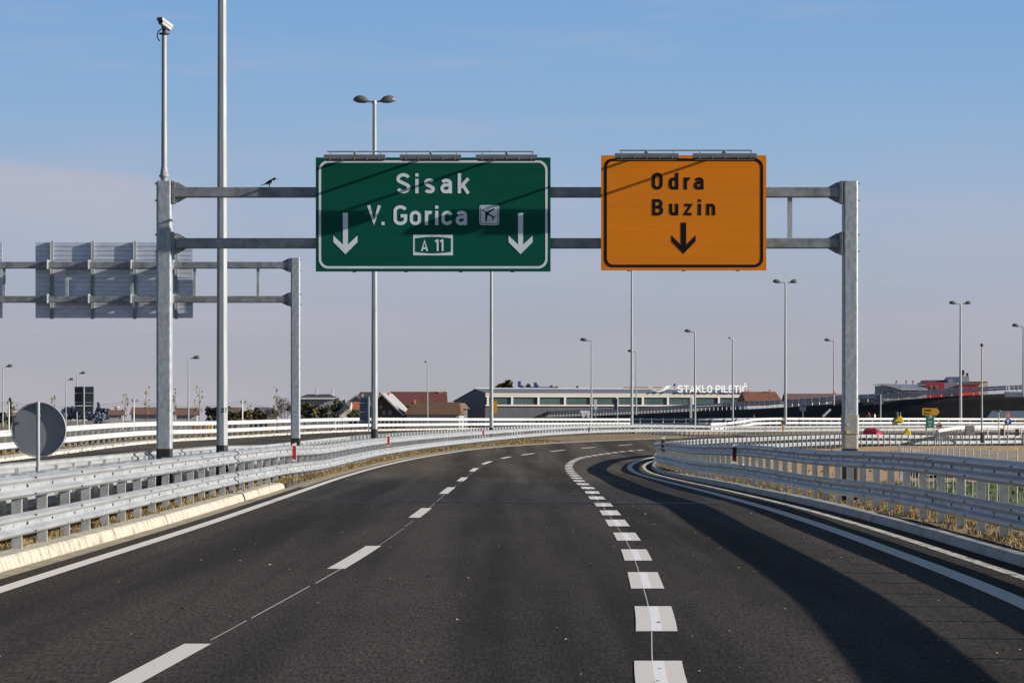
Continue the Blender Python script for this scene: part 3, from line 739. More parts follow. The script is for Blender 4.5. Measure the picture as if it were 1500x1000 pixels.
# orange sign
OD = GD - .32
def ox(x): return (x - 1001.5) / SS
def oz(y): return (311.8 - y) / SS
os_ = thing('direction_sign', 'orange direction sign reading Odra and Buzin with one black down arrow', 'road sign', P(1001.5, 311.8, OD))
OW, OH = 242 / SS, 168.5 / SS
sign_panel(os_, OW, OH, M_orange, 9); sign_back(os_, OW, OH, [-1.1, 0, 1.1])
border(os_, OW, OH, 4.6 / SS, 3.9 / SS, M_signk, .17)
Z1 = lambda x, y: (ox(860 + x / 3.5714), oz(200 + y / 3.5714))
letters(os_, [('O', 341), ('d', 430), ('r', 508), ('a', 562)], 190, 277, Z1, M_signk, .185, sx=1.0)
letters(os_, [('B', 343), ('u', 432), ('z', 507), ('i', 582), ('n', 626)], 328, 412, Z1, M_signk, .185, sx=1.0)
down_arrow(os_, 505, 450, 613, 13.5, 63, 517, 548, 568, Z1, M_signk)
sign_lights(os_, [ox(945), ox(1058)], 92 / SS, oz(234.8), .68, (ox(906), ox(1098)))
# sign backs on the far gantry
def back_sign(label, x0, x1, y0, y1, ribs):
    cx, cy = (x0 + x1) / 2, (y0 + y1) / 2; o = P(cx, cy, GD2 + .40)
    root = thing('overhead_sign', label, 'road sign', o, 0, 'backs of overhead signs'); w_, h = (x1 - x0) / S2, (y1 - y0) / S2
    mb = MB(); n = 17; ph = h / n
    for i in range(n): mb.box((0, .01, -h / 2 + ph * (i + .5)), (w_, .04, ph - .022))
    mb.box((0, .035, 0), (w_ - .004, .03, h - .004)); mb.build('panel', M_alu, root, world=False)
    for x in ribs:
        b = MB(); u = (x - cx) / S2; b.box((u, -.045, 0), (.085, .06, h + .06)); b.box((u - .045, -.075, 0), (.012, .10, h + .06))
        ro = b.build('back_rail', M_pole, root, world=False)
        for z in (388.5, 438.5):
            k = MB(); k.box((u - .06, -.42, (cy - z) / S2), (.03, .62, .30)); k.box((u, -.09, (cy - z) / S2 + .12), (.20, .03, .05)); k.build('bracket', M_pole, ro, world=False)
    return root
back_sign('ribbed grey back of the wide sign half hidden by the near gantry leg', 51.5, 283, 354.5, 466, (76, 136, 198, 259))
back_sign('ribbed grey back of a sign cut off by the left edge of the photo', -215, 4, 354.5, 466, (-190, -130, -70, -12))
# camera mast on the near gantry's left leg
cmx = gx(240.5); ztop = gz(266.5) + .012
cmast = thing('camera_mast', 'slim grey mast with a traffic camera on top, standing on the left gantry leg', 'camera mast', (cmx, GD, ztop))
mb = MB(); L_ = gz(51) - ztop
mb.tube([(0, 0, .03), (0, 0, L_ * .4), (0, 0, L_ * .403), (0, 0, L_)], [.060, .057, .054, .051], 14); mb.lathe([(.07, 0), (.07, .05), (.10, .09), (.112, .12), (.085, .135), (.068, .26), (.058, .30)], 14)
mb.build('pole', M_pole, cmast, world=False)
mb = MB(); mb.lathe([(.05, L_), (.11, L_ + .005), (.11, L_ + .03), (.04, L_ + .035), (.04, L_ + .13), (.0, L_ + .13)], 12); mb.box((0, 0, L_ + .13), (.10, .14, .05))
pts = arc(-.05, L_ - .02, .09, .12, 90, 250, 8); mb.tube([(a, -.02, b) for a, b in pts], .012, 6); mb.build('bracket', M_dark, cmast, world=False)
ax = Vector((-.155, -.42, .10)).normalized(); sd_ = ax.cross(Vector((0, 0, 1))).normalized(); uu = sd_.cross(ax)
Mx = Matrix.Translation((.01, 0, L_ + .20)) @ Matrix((sd_, ax, uu)).transposed().to_4x4() @ Matrix.Scale(.62, 4)
mb = MB(); mb.prism(rrect(.17, .18, .055), -.36, .30, axis='y'); mb.box((0, .0, .115), (.21, .78, .014)); mb.box((.10, .0, .07), (.012, .78, .09)); mb.box((-.10, 0, .07), (.012, .78, .09)); mb.xf(Mx)
co = mb.build('camera_housing', mat('camera_housing_grey', (.42, .42, .42), .4, 0, .1, 5), cmast, world=False)
mb = MB(); mb.tube([(0, .30, .0), (0, .315, 0)], .075, 14); mb.xf(Mx); mb.build('lens', M_dark, co, world=False)
# a magpie on the upper beam: body, wing and tail as one surface along the back line
bd = thing('magpie', 'black and white bird with a long tail perched on the upper gantry beam', 'bird', (gx(393.5), GD, gz(282) + .103), R(12))
def loft(mb, rings, n=12, mi=None):
    vs = []; 
    for x, z, ry, rz_ in rings: vs += [(x, ry * math.cos(2 * math.pi * k / n), z + rz_ * math.sin(2 * math.pi * k / n)) for k in range(n)]
    for i in range(len(rings) - 1):
        for k in range(n):
            zc_ = math.sin(2 * math.pi * (k + .5) / n)
            m_ = 1 if (2 <= i <= 5 and zc_ < .25) else 0
            mb.add([vs[i * n + k], vs[i * n + (k + 1) % n], vs[(i + 1) * n + (k + 1) % n], vs[(i + 1) * n + k]], [(0, 1, 2, 3)], m_, True)
    mb.add(vs, [tuple(range(n)), tuple(range((len(rings) - 1) * n, len(rings) * n))], 0)
mb = MB()
loft(mb, [(-.175, .030, .022, .006), (-.11, .052, .020, .008), (-.06, .075, .028, .018), (-.02, .090, .045, .038), (.02, .103, .052, .048), (.055, .122, .048, .046), (.080, .142, .038, .040), (.098, .162, .030, .032), (.118, .176, .028, .028), (.135, .180, .020, .020), (.150, .178, .009, .009), (.172, .172, .004, .004), (.182, .168, .001, .001)])
mb.build('body', [M_signk, M_white], bd, world=False)
for s_ in (-1, 1):
    mb = MB(); mb.tube([(.015, s_ * .02, .065), (.02, s_ * .02, .03), (.012, s_ * .02, .002)], [.008, .005, .005], 6)
    for a_ in (-35, 0, 35, 180): mb.tube([(.012, s_ * .02, .003), (.012 + .028 * math.cos(R(a_)), s_ * .02 + .028 * math.sin(R(a_)), .002)], .003, 5)
    mb.build('leg', M_signk, bd, world=False)
    mb = MB(); mb.prism([(.055, .145), (.07, .115), (.02, .085), (-.07, .072), (-.10, .062), (-.05, .10), (.0, .13)], s_ * .046 - .006, s_ * .046 + .006); mb.build('wing', M_signk, bd, world=False, bevel=.004)
# ---------------------------------------------------------------- street lamps
def lamp_head(mb, at, rz, tilt, s=1.0):
    """cobra head: a swelling shell with a flat glass side, pointing along +x before rotation"""
    prof = [(0, .045, .045), (.10, .07, .06), (.20, .10, .11), (.28, .13, .19), (.46, .165, .24), (.62, .165, .23), (.76, .13, .15), (.83, .04, .06)]
    n = 12; vs = []
    for x, hw, hh in prof:
        for k in range(n):
            a = 2 * math.pi * k / n; z = math.sin(a) * hh
            if z < 0: z *= .45
            vs.append((x, math.cos(a) * hw, z))
    fs = [(i * n + k, i * n + (k + 1) % n, (i + 1) * n + (k + 1) % n, (i + 1) * n + k) for i in range(len(prof) - 1) for k in range(n)]
    fs += [tuple(range(n)), tuple(range((len(prof) - 1) * n, len(prof) * n))]
    M = Matrix.Translation(at) @ Matrix.Rotation(rz, 4, 'Z') @ Matrix.Rotation(-tilt, 4, 'Y') @ Matrix.Scale(s, 4)
    mb.add([M @ Vector(v) for v in vs], fs, 0, True)
def street_lamp(label, base, H, heads=((R(8), 1.0), (R(172), 1.0)), r0=.13, r1=.075, coat=1.12, arm=.35, hs=1.0, group='street lamps', number=None, tilt=R(7)):
    root = thing('street_lamp', label, 'street lamp', base, 0, group)
    mb = MB(); c = coat
    mb.tube([(0, 0, c), (0, 0, c + (H - c) * .5), (0, 0, H)], [r0, (r0 + r1) / 2, r1], 8, smooth=False)
    po = mb.build('pole', M_pole, root, world=False)
    if coat:
        b = MB(); b.tube([(0, 0, -.6), (0, 0, c)], r0 + .006, 8, smooth=False); b.build('base_coating', M_black, po, world=False)
    if heads:
        a = MB(); a.tube([(0, 0, H - .05), (0, 0, H + .10)], [r1 * 1.25, r1 * 1.1], 8)
        for rz, k in heads:
            a.tube([(0, 0, H + .04), (math.cos(rz) * arm, math.sin(rz) * arm, H + .04 + arm * math.sin(tilt))], .04 * hs ** .5, 6)
        a.build('arm', M_zinc, root, world=False)
        for rz, k in heads:
            h = MB(); lamp_head(h, (math.cos(rz) * arm * .8, math.sin(rz) * arm * .8, H + .03 + arm * math.sin(tilt)), rz, tilt, hs * k)
            h.build('lamp_head', M_lampg, root, world=False)
    if number:
        b = MB(); t_, wd = text(number, .12); word(b, [(ch, (u - wd / 2) * .10) for ch, u in t_], 0, 0, .10, .17, -.003, .0)
        b.xf(Matrix.Translation((.055, -r0 * .93, 1.75))); b.build('number', M_signk, po, world=False)
    return root
def med(x, off=.75):
    """where the row of median poles meets the sight line at pixel x"""
    for i in range(400, 4200):
        d = i / 10
        if XRF(d) - off >= (x - 750) * d / F: return d
    return 420
def polebase(x, d, z): return Vector(((x - 750) * d / F, d, z))
def htop(y, d, z): return CH + (HY - y) * d / F - z
dA = med(325.3); zA = zroad(-6.7, dA) + .12
street_lamp('tallest lamp pole, beside the near gantry leg, running out of the photo', polebase(325.3, dA, zA), 16.6, r0=.135, r1=.085, coat=1.0, number='27')
dB = med(548.5); street_lamp('double armed lamp whose two heads rise above the green sign', polebase(548.5, dB, .15), htop(151, dB, .15), r0=.155, r1=.085, hs=.98, coat=1.16, arm=.16)
dC = med(719.8); street_lamp('lamp pole coming out under the right half of the green sign', polebase(719.8, dC, .1), 16.6, r0=.15, r1=.085, coat=1.08)
dD = med(925.5); street_lamp('lamp pole coming out under the orange sign', polebase(925.5, dD, .05), htop(384, dD, .05), r0=.16, r1=.085, coat=1.1)
dE = 372; street_lamp('double armed lamp between the orange sign and the right gantry leg', polebase(1150.5, dE + 6, .0), htop(415, dE + 6, 0), r0=.19, r1=.1, coat=1.1, hs=1.45, arm=.5)
street_lamp('double armed lamp in front of the red building', polebase(1407, 440, 1.0), htop(446, 440, 1.0), r0=.24, r1=.12, coat=0, hs=1.5, arm=.55)
SL = 'far single armed street lamps'
def single(label, x, ytop, d, z, left, r0=.12, hs=1.35, group=SL, rz=None):
    a = R(172) if left else R(8)
    street_lamp(label, polebase(x, d, z), htop(ytop, d, z), ((rz if rz is not None else a, 1.0),), r0=r0, r1=r0 * .6, coat=0, arm=.5, hs=hs, group=group)
single('single armed lamp at the left edge of the photo', 4, 538, 440, .8, False)
single('thin lamp standing over the right edge of the round sign', 96.5, 557, 560, .8, False)
single('lamp seen just above the dark board behind the round sign', 112.5, 548, 500, .8, False)
single('pale single armed lamp between the left gantry leg and the tall pole', 276, 526, 385, .8, False)
single('thin lamp in front of the dark red roof', 626.3, 532, 420, .8, True, r0=.10, hs=.9, rz=R(255))
single('single armed lamp in front of the factory windows', 866.3, 500, 400, .6, True)
single('slender lamp just right of the pole under the orange sign', 932, 516, 520, 2.6, True, r0=.13)
single('single armed lamp crossing the letters of the factory name', 1018, 487, 430, .5, True, r0=.17)
single('thinner lamp crossing the last letters of the factory name', 1073.3, 497, 425, .3, True, r0=.15, hs=.9, rz=R(235))
single('thin lamp standing on the ramp left of the right gantry leg', 1221.5, 500, 470, 4.0, True, r0=.13)
single('lamp cut off by the right edge of the photo', 1499, 479, 400, 4.8, True, r0=.15)
# thin mast with a camera
cm = thing('camera_pole', 'thin camera pole with a dark base, right of the grey cabinet', 'camera pole', polebase(1438.3, 262, -.45))
mb = MB(); Hc = htop(508, 262, -.45); mb.tube([(0, 0, .9), (0, 0, Hc)], [.085, .055], 8); mb.build('pole', M_pole, cm, world=False)
mb = MB(); mb.box((0, 0, .62), (.26, .26, .95)); mb.build('base_box', M_dark, cm, world=False, bevel=.02)
mb = MB(); mb.tube([(0, 0, Hc), (0, 0, Hc + .08)], .04, 6); mb.lathe([(.02, Hc + .30), (.12, Hc + .26), (.15, Hc + .16), (.13, Hc + .06), (.03, Hc + .02)], 10); mb.build('camera_dome', M_dark, cm, world=False)

# ---------------------------------------------------------------- signs seen from behind and far signs
rs = thing('round_sign', 'round traffic sign seen from its grey back, behind the left guardrail', 'road sign', (-6.62, 42.1, .12))
zc = CH + (HY - 629) * 42.1 / F - .12; rd = 40.3 * 42.1 / F
mb = MB(); n = 56
mb.tube([(0, -.055, zc), (0, -.050, zc)], rd - .012, n, smooth=False); mb.build('disc', M_backgrey, rs, world=False)
mb = MB(); vs = []
for yy, rr_ in ((-.105, rd), (-.040, rd), (-.040, rd - .008), (-.105, rd - .012)):
    vs += [(rr_ * math.cos(2 * math.pi * k / n), yy, zc + rr_ * math.sin(2 * math.pi * k / n)) for k in range(n)]
mb.add(vs, [(j * n + k, j * n + (k + 1) % n, ((j + 1) % 4) * n + (k + 1) % n, ((j + 1) % 4) * n + k) for j in range(4) for k in range(n)], 0, True)
mb.build('rim', M_pole, rs, world=False)
mb = MB(); mb.tube([(0, -.145, -.4), (0, -.145, zc + rd - .01)], .0265, 12); mb.tube([(0, -.145, zc + rd - .01), (0, -.145, zc + rd + .005)], .0275, 12)
mb.build('post', M_pole, rs, world=False)
mb = MB()
for z in (zc + .20, zc - .20): mb.box((0, -.118, z), (.06, .012, .03))
mb.build('clamp', M_zinc, rs, world=False)
mb = MB(); mb.box((.325, -.0565, zc - .055), (.055, .003, .07)); so_ = mb.build('sticker', M_pole, rs, world=False)
mb = MB(); mb.box((.325, -.0585, zc - .06), (.04, .002, .035)); mb.build('print', mat('sticker_print', (.25, .25, .3), .6), so_, world=False)

def board_back(name, label, x0, x1, y0, y1, ybase, d, pole_x, m=M_dark, front=True, strips=0, pr=.05, cat='road sign', pm=M_pole):
    """a board on a pole, seen from behind (pole in front of the board)"""
    zb = CH + (HY - ybase) * d / F
    root = thing(name, label, cat, polebase(pole_x, d, zb)); k = d / F
    mb = MB(); mb.box((((x0 + x1) / 2 - pole_x) * k, .09, (ybase - (y0 + y1) / 2) * k), ((x1 - x0) * k, .03, (y1 - y0) * k))
    p = mb.build('panel', m, root, world=False)
    mb = MB(); mb.tube([(0, 0 if front else .16, -.4), (0, 0 if front else .16, (ybase - y0) * k + (.02 if front else -.05))], pr, 8); mb.build('post', pm, root, world=False)
    if strips:
        mb = MB()
        for i in range(strips):
            mb.box((((x0 + x1) / 2 - pole_x) * k, .055, (ybase - lerp(y0, y1, (i + .7) / strips)) * k), ((x1 - x0) * k * .97, .03, .05))
        mb.build('cross_rail', M_zinc, p, world=False)
    return root
M_boarddark = mat('dark_board_back', (.035, .04, .048), .55, .1, .1, 3)
M_boardblue = mat('grey_blue_board_back', (.085, .105, .15), .5, .2, .12, 2)
board_back('sign_board', 'dark sign board on a pale pole, seen from behind above the round sign', 109, 137, 566, 593.5, 622, 205, 122.8, M_boarddark, strips=2, pr=.055)
board_back('sign_board', 'narrow dark panel hung below the board above the round sign', 109.5, 136.5, 594.5, 603, 622, 206, 123, M_boarddark, front=False, pr=.03)
board_back('sign_board', 'tall blue grey board beside the double armed lamp pole', 526.5, 542, 581, 620, 634, 236, 540.2, M_boardblue, strips=3, pr=.055)
board_back('sign_board', 'yellow board half hidden by the pole under the green sign', 719, 728, 587, 605, 616, 395, 722, M_yellowsign, front=False, pr=.05)
board_back('sign_board', 'narrow pale board on a post right of the lamp by the factory windows', 870.5, 874.2, 585, 599, 614, 400, 872.4, M_white, front=True, pr=.04)
board_back('sign_board', 'dark board on a tall pale post in front of the factory', 899.5, 905, 583, 600, 616, 405, 904.3, M_boardblue, front=True, pr=.07)
board_back('sign_board', 'two pale posts carrying a board left of the lamp by the factory name', 1010.5, 1014, 582, 612, 613.5, 433, 1012, M_alu, front=True, pr=.05)
board_back('sign_board', 'large blue grey board back in front of the dark embankment', 1280, 1294, 578, 592, 614, 430, 1289.8, M_boardblue, front=True, strips=2, pr=.10)
# round sign with a triangle above it, both from behind
def disc_sign(name, label, x, y, r, ybase, d, m, tri=None, rim=None, cat='road sign', pr=.04, extra=None):
    zb = CH + (HY - ybase) * d / F; k = d / F
    root = thing(name, label, cat, polebase(x, d, zb)); zc_ = (ybase - y) * k
    mb = MB(); mb.tube([(0, .05, -.3), (0, .05, zc_ + (r if not tri else (y - tri[1])) * k * .9)], pr, 6); mb.build('post', M_pole, root, world=False)
    mb = MB(); mb.tube([(0, -.02, zc_), (0, .0, zc_)], r * k, 22, smooth=False); dsk = mb.build('disc', m, root, world=False)
    if rim:
        mb = MB(); n_ = 26; ro, ri = r * k, r * k * .74
        mb.add([(ro * math.cos(6.28318 * i / n_), -.024, zc_ + ro * math.sin(6.28318 * i / n_)) for i in range(n_)] + [(ri * math.cos(6.28318 * i / n_), -.024, zc_ + ri * math.sin(6.28318 * i / n_)) for i in range(n_)], [(i, (i + 1) % n_, n_ + (i + 1) % n_, n_ + i) for i in range(n_)])
        mb.build('rim', rim, root, world=False, fix=False)
    if tri:
        x_, y0, y1, hw, fm, im = tri; zt, zb_ = (ybase - y0) * k, (ybase - y1) * k
        mb = MB(); mb.prism([(-hw * k, zb_), (hw * k, zb_), (0, zt)], -.02, 0); t_ = mb.build('triangle', fm, root, world=False)
        if im:
            mb = MB(); mb.prism([(-hw * k * .6, lerp(zb_, zt, .15)), (hw * k * .6, lerp(zb_, zt, .15)), (0, lerp(zb_, zt, .74))], -.025, -.02); mb.build('field', im, t_, world=False)
            mb = MB(); mb.box((0, -.027, lerp(zb_, zt, .36)), (.08, .004, (zt - zb_) * .28)); mb.build('symbol', M_signk, t_, world=False)
    if extra == 'arrow':
        mb = MB(); stroke(mb, [(0, zc_ - r * k * .6), (0, zc_ + r * k * .6)], .09, -.026, -.02); stroke(mb, [(-r * k * .4, zc_ + r * k * .15), (0, zc_ + r * k * .6), (r * k * .4, zc_ + r * k * .15)], .08, -.027, -.02); mb.build('arrow', M_white, dsk, world=False)
    if extra == '40':
        mb = MB(); t_, wd = text('40', .14); s = r * k * .95
        word(mb, [(c, (u - wd / 2) * s) for c, u in t_], 0, zc_ - s / 2, s, .2, -.028, -.02); mb.build('number', M_signk, dsk, world=False)
    return root
disc_sign('rear_facing_sign', 'blue grey backs of a round and a triangular sign on one post before the embankment', 1176.2, 598, 5.0, 611, 420, M_boardblue, tri=(1176.2, 582.5, 594.5, 6.0, M_boardblue, None))
M_pink = mat('sign_red_border', (.45, .09, .08), .45, 0, .1, 4); M_palesign = mat('sign_pale_field', (.6, .56, .55), .5, 0, .1, 4)
disc_sign('warning_sign', 'red bordered triangle over a round blue arrow sign at the right', 1476.5, 617.5, 5.1, 640, 255, M_blue, tri=(1476.5, 601, 611.5, 5.6, M_pink, M_palesign), extra='arrow', pr=.035)
disc_sign('speed_sign', 'round speed limit sign reading 40 beside the small green sign', 1375.6, 623.3, 4.7, 650, 250, M_palesign, rim=M_pink, extra='40', pr=.03)
disc_sign('triangle_sign', 'small red triangle on the thin lamp pole left of the right gantry leg', 1221.6, 576, .6, 584, 466, M_pink, tri=(1221.8, 571.5, 577.5, 2.9, M_pink, M_palesign), pr=.03)
# small green sign on two posts
kk = 262 / F
eg = thing('exit_sign', 'small green sign with a white arrow pointing up right, on two thin posts', 'road sign', polebase(1362, 262, CH + (HY - 636) * kk))
mb = MB(); mb.box((0, 0, 19 * kk), (12 * kk, .04, 18 * kk)); pn = mb.build('panel', mat('small_green_sign', (.01, .16, .10), .45, 0, .1, 3), eg, world=False)
for dx in (-4.5, 4.5):
    mb = MB(); mb.tube([(dx * kk, .06, -.3), (dx * kk, .06, 26 * kk)], .03, 6); mb.build('post', M_pole, eg, world=False)
mb = MB(); stroke(mb, [(-.10, 23 * kk), (.14, 26.4 * kk)], .05, -.026, -.01); stroke(mb, [(-.06, 26.6 * kk), (.15, 26.6 * kk), (.15, 23.6 * kk)], .05, -.027, -.01); mb.build('arrow', M_white, pn, world=False)
mb = MB()
for z, xs in ((18.4, (-.12, .02, .13)), (13.4, (-.05, .08))):
    for x in xs: mb.box((x, -.022, z * kk), (.05, .006, .17))
mb.build('lettering', M_signw, pn, world=False)
# yellow arrow shaped direction board
kk = 300 / F
yb = thing('arrow_board', 'yellow arrow shaped direction board pointing right, above the small green sign', 'road sign', polebase(1364, 300, CH + (HY - 636) * kk))
mb = MB(); mb.prism([(-13 * kk, 28 * kk), (8.5 * kk, 28 * kk), (12.5 * kk, 33.2 * kk), (8.5 * kk, 38.5 * kk), (-13 * kk, 38.5 * kk)], -.02, .02); pn = mb.build('panel', M_yellowsign, yb, world=False)
for dx in (-7, 5):
    mb = MB(); mb.tube([(dx * kk, .06, -.3), (dx * kk, .06, 38 * kk)], .035, 6); mb.build('post', M_pole, yb, world=False)
mb = MB()
for z, xs in ((35.2, (-10, -8, -6, -4.4, -2.6, -.8)), (30.5, (-10, -8, -6, -3))):
    for i, x in enumerate(xs): mb.box((x * kk, -.022, z * kk), (.08, .006, .17 + .06 * (i % 2)))
mb.build('lettering', M_signk, pn, world=False)
# grey cabinet and smaller posts at the right
kk = 255 / F; cb = thing('cabinet', 'plain grey roadside cabinet among the guardrails at the right', 'cabinet', polebase(1420.5, 255, CH + (HY - 637.5) * kk))
mb = MB(); mb.box((0, 0, 7 * kk + .0), (13 * kk, .45, 14.2 * kk)); bd = mb.build('body', mat('cabinet_grey', (.17, .18, .18), .6, 0, .1, 2), cb, world=False, bevel=.01)
mb = MB(); mb.box((0, 0, 14.4 * kk), (14 * kk, .5, .04)); mb.build('lid', M_white, cb, world=False)
mb = MB(); mb.box((0, -.228, 7 * kk), (12 * kk, .006, 13 * kk)); mb.box((.28, -.24, 7 * kk), (.03, .02, .12)); mb.build('door', mat('cabinet_door', (.19, .20, .20), .6, 0, .1, 2), bd, world=False)
pk = thing('path_lamp', 'small grey lamp on a short post left of the warning triangle', 'street lamp', polebase(1463, 258, CH + (HY - 642) * 258 / F))
mb = MB(); h_ = htop(604, 258, CH + (HY - 642) * 258 / F); mb.tube([(0, 0, -.2), (0, 0, h_)], .045, 8); mb.build('pole', M_zinc, pk, world=False)
mb = MB(); mb.lathe([(.02, h_), (.10, h_ + .04), (.23, h_ + .12), (.22, h_ + .17), (.0, h_ + .20)], 12); mb.build('lamp_shade', M_lampg, pk, world=False)
for xx, lb, mm in ((1468, 'dark box shaped post beside the small grey path lamp', M_boarddark), (1490, 'dark box shaped post at the right, right of the warning sign', M_boarddark)):
    kk = 256 / F; q = thing('marker_box', lb, 'post', polebase(xx, 256, CH + (HY - 638) * kk))
    mb = MB(); mb.box((0, 0, 5 * kk), (5 * kk, .25, 10 * kk)); mb.build('body', mm, q, world=False, bevel=.01)
    mb = MB(); mb.box((0, 0, 10.3 * kk), (6.2 * kk, .3, .05)); mb.build('cap', M_white, q, world=False)
kk = 257 / F; q = thing('yellow_bracket', 'yellow angled post left of the round blue arrow sign', 'post', polebase(1470.5, 257, CH + (HY - 638) * kk))
mb = MB(); mb.box((0, 0, 7.5 * kk), (2.0 * kk, .12, 15 * kk)); mb.build('post', M_yellow, q, world=False)
mb = MB(); mb.box((1.4 * kk, 0, 15.4 * kk), (4.8 * kk, .14, 1.3 * kk)); mb.build('arm', M_yellowsign, q, world=False)

# ---------------------------------------------------------------- delineators on the guardrails
def delineator(label, p, s, red=M_red):
    root = thing('delineator', label, 'delineator', p, 0, 'red and white delineators on the guardrails')
    mb = MB(); mb.box((0, 0, .18 * s), (.11 * s, .03, .44 * s)); mb.prism([(-.055 * s, .40 * s), (.055 * s, .40 * s), (.055 * s, .44 * s)], -.015, .015)
    mb.build('plate', M_white, root, world=False)
    mb = MB(); mb.prism([(-.05 * s, .04 * s), (.05 * s, -.02 * s + .02), (.05 * s, .34 * s), (-.05 * s, .36 * s)], -.022, -.015); mb.build('reflector', red, root, world=False)
def on_rail(cf, x, off, dmin=20):
    for i in range(dmin * 10, 4200):
        d = i / 10
        if cf(d) + off >= (x - 750) * d / F: return d
for x, yb, lb in ((431, 673, 'red and white delineator on the left guardrail below the small gantry leg'), (569, 651.5, 'red and white delineator on the left guardrail right of the double armed lamp'),
                  (708, 637.5, 'small dark red delineator on the left guardrail left of the pole under the green sign'), (862.5, 632.5, 'tiny dark delineator on the left guardrail under the factory')):
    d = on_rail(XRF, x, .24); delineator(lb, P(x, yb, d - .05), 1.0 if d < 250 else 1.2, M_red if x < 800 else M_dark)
def on_ramp(x, d0, d1):
    best = min(range(int(d0 * 10), int(d1 * 10)), key=lambda i: abs(XRR(i / 10) - .23 - (x - 750) * i / 10 / F)); return best / 10
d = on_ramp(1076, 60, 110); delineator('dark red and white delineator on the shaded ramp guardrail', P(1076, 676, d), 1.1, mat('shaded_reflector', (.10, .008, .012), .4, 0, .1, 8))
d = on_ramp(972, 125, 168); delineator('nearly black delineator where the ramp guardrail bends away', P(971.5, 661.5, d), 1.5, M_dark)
# ---------------------------------------------------------------- embankment of the ramp behind, and its guardrail
EMB = [(700, 613, 650), (800, 611, 605), (880, 608.5, 575), (950, 605.5, 548), (1025, 602, 524), (1100, 599, 505), (1165, 595.5, 492), (1230, 591, 482), (1300, 587, 478), (1370, 582, 474), (1430, 578.5, 471), (1500, 575, 468), (1600, 570, 464), (1700, 566, 460)]
crest = catmull([P(*q) for q in EMB], 4.0)
mb = MB(); vs = []
for i, p in enumerate(crest):
    t = tang(crest, i); nr = Vector((t.y, -t.x, 0)); hgt = p.z + 1.5
    row = []
    for k in range(7):
        u = k / 6; q = p + nr * (.8 + hgt * 1.35 * u) - Vector((0, 0, hgt * u)); q.z += random.uniform(-.12, .12) if 0 < k < 6 else 0; q += nr * (random.uniform(-.15, .15) if k else 0); row.append(q)
    row = [p - nr * 26 - Vector((0, 0, p.z + 1.5)), p - nr * 13, p] + row
    vs += row
nc = 10
mb.add(vs, [(i * nc + j, i * nc + j + 1, (i + 1) * nc + j + 1, (i + 1) * nc + j) for i in range(len(crest) - 1) for j in range(nc - 1)], 0, True)
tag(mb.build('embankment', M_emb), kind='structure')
mb = MB()
for i, p in enumerate(crest): pass
mb.sweep([p + Vector((0, 0, .03)) for p in crest], [(-11, 0), (-1.2, 0)], closed=False)
tag(mb.build('ramp_road', M_asph), kind='structure')
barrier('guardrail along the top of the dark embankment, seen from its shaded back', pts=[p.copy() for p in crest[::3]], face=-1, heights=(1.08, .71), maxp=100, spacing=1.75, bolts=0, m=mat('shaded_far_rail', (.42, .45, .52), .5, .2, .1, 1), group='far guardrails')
# concrete lining on the slope, chute
mb = MB(); a = [P(1441, 612, 455), P(1510, 612, 452), P(1540, 601.5, 461), P(1448, 601.5, 463)]
mb.add([q + Vector((0, -3.2, 0)) for q in a] + [q + Vector((0, 2, -.8)) for q in a], [(0, 1, 2, 3), (4, 5, 6, 7), (0, 1, 5, 4), (1, 2, 6, 5), (2, 3, 7, 6), (3, 0, 4, 7)])
tag(mb.build('channel_lining', mat('bluish_concrete', (.10, .125, .17), .6, 0, .15, 1)), kind='structure')  # dark blue-grey concrete colour
mb = MB(); p0, p1 = P(1204, 611, 466), P(1215.5, 600, 474); mb.tube([p0, p1], .22, 6); tag(mb.build('drain_chute', mat('chute_concrete', (.12, .12, .13), .8, 0, .1, 2), None), 'thin pale drain chute running down the dark embankment', 'chute')
# bridge parapet at the right end of the ramp
pw = thing('parapet', 'blue grey bridge parapet with rails at the right end of the embankment top', 'parapet', P(1488, 581, 458))
k = 458 / F
mb = MB(); mb.box((1.5 * k, 0, 3.5 * k), (36 * k, .6, 7.2 * k)); mb.build('wall', mat('parapet_blue', (.13, .15, .19), .7, 0, .1, 2), pw, world=False)
mb = MB(); mb.tube([(-15 * k, 0, 16 * k), (22 * k, 0, 17 * k)], .06, 6)
for u in (-14, -9, -3, 3, 9, 15, 21): mb.tube([(u * k, 0, 7 * k), (u * k, 0, 16.4 * k)], .05, 6)
mb.build('rail', M_zinc, pw, world=False)
mb = MB(); mb.box((-10.5 * k, -.1, 11.5 * k), (1.4 * k, .2, 8 * k)); mb.box((-14 * k, -.1, 12.5 * k), (1.2 * k, .2, 9 * k)); mb.build('post', M_white, pw, world=False)
# barriers among the far ramps
FG = 'far guardrails'
def zbar(l): return [P(x, y, d) for x, y, d in l]
barrier('far double guardrail in front of the embankment, right half of the photo', pts=zbar([(1040, 631.5, 374), (1062, 630.5, 379), (1088, 627, 387), (1122, 623.2, 397), (1230, 622.8, 415), (1350, 622.5, 428), (1470, 622.6, 436), (1580, 622.5, 440)]), face=1, maxp=80, spacing=2, bolts=0, m=M_railfar, group=FG)
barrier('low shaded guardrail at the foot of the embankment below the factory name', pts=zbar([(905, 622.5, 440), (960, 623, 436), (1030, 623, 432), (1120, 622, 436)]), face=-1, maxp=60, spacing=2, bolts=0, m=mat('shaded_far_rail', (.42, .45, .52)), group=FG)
barrier('guardrail rising left of the grey cabinet at the right', pts=zbar([(1372, 641, 270), (1392, 637.5, 281), (1418, 634.5, 290), (1470, 634, 293), (1560, 634, 296)]), face=1, maxp=60, heights=(.62,), spacing=2, bolts=0, m=M_railfar, group=FG)
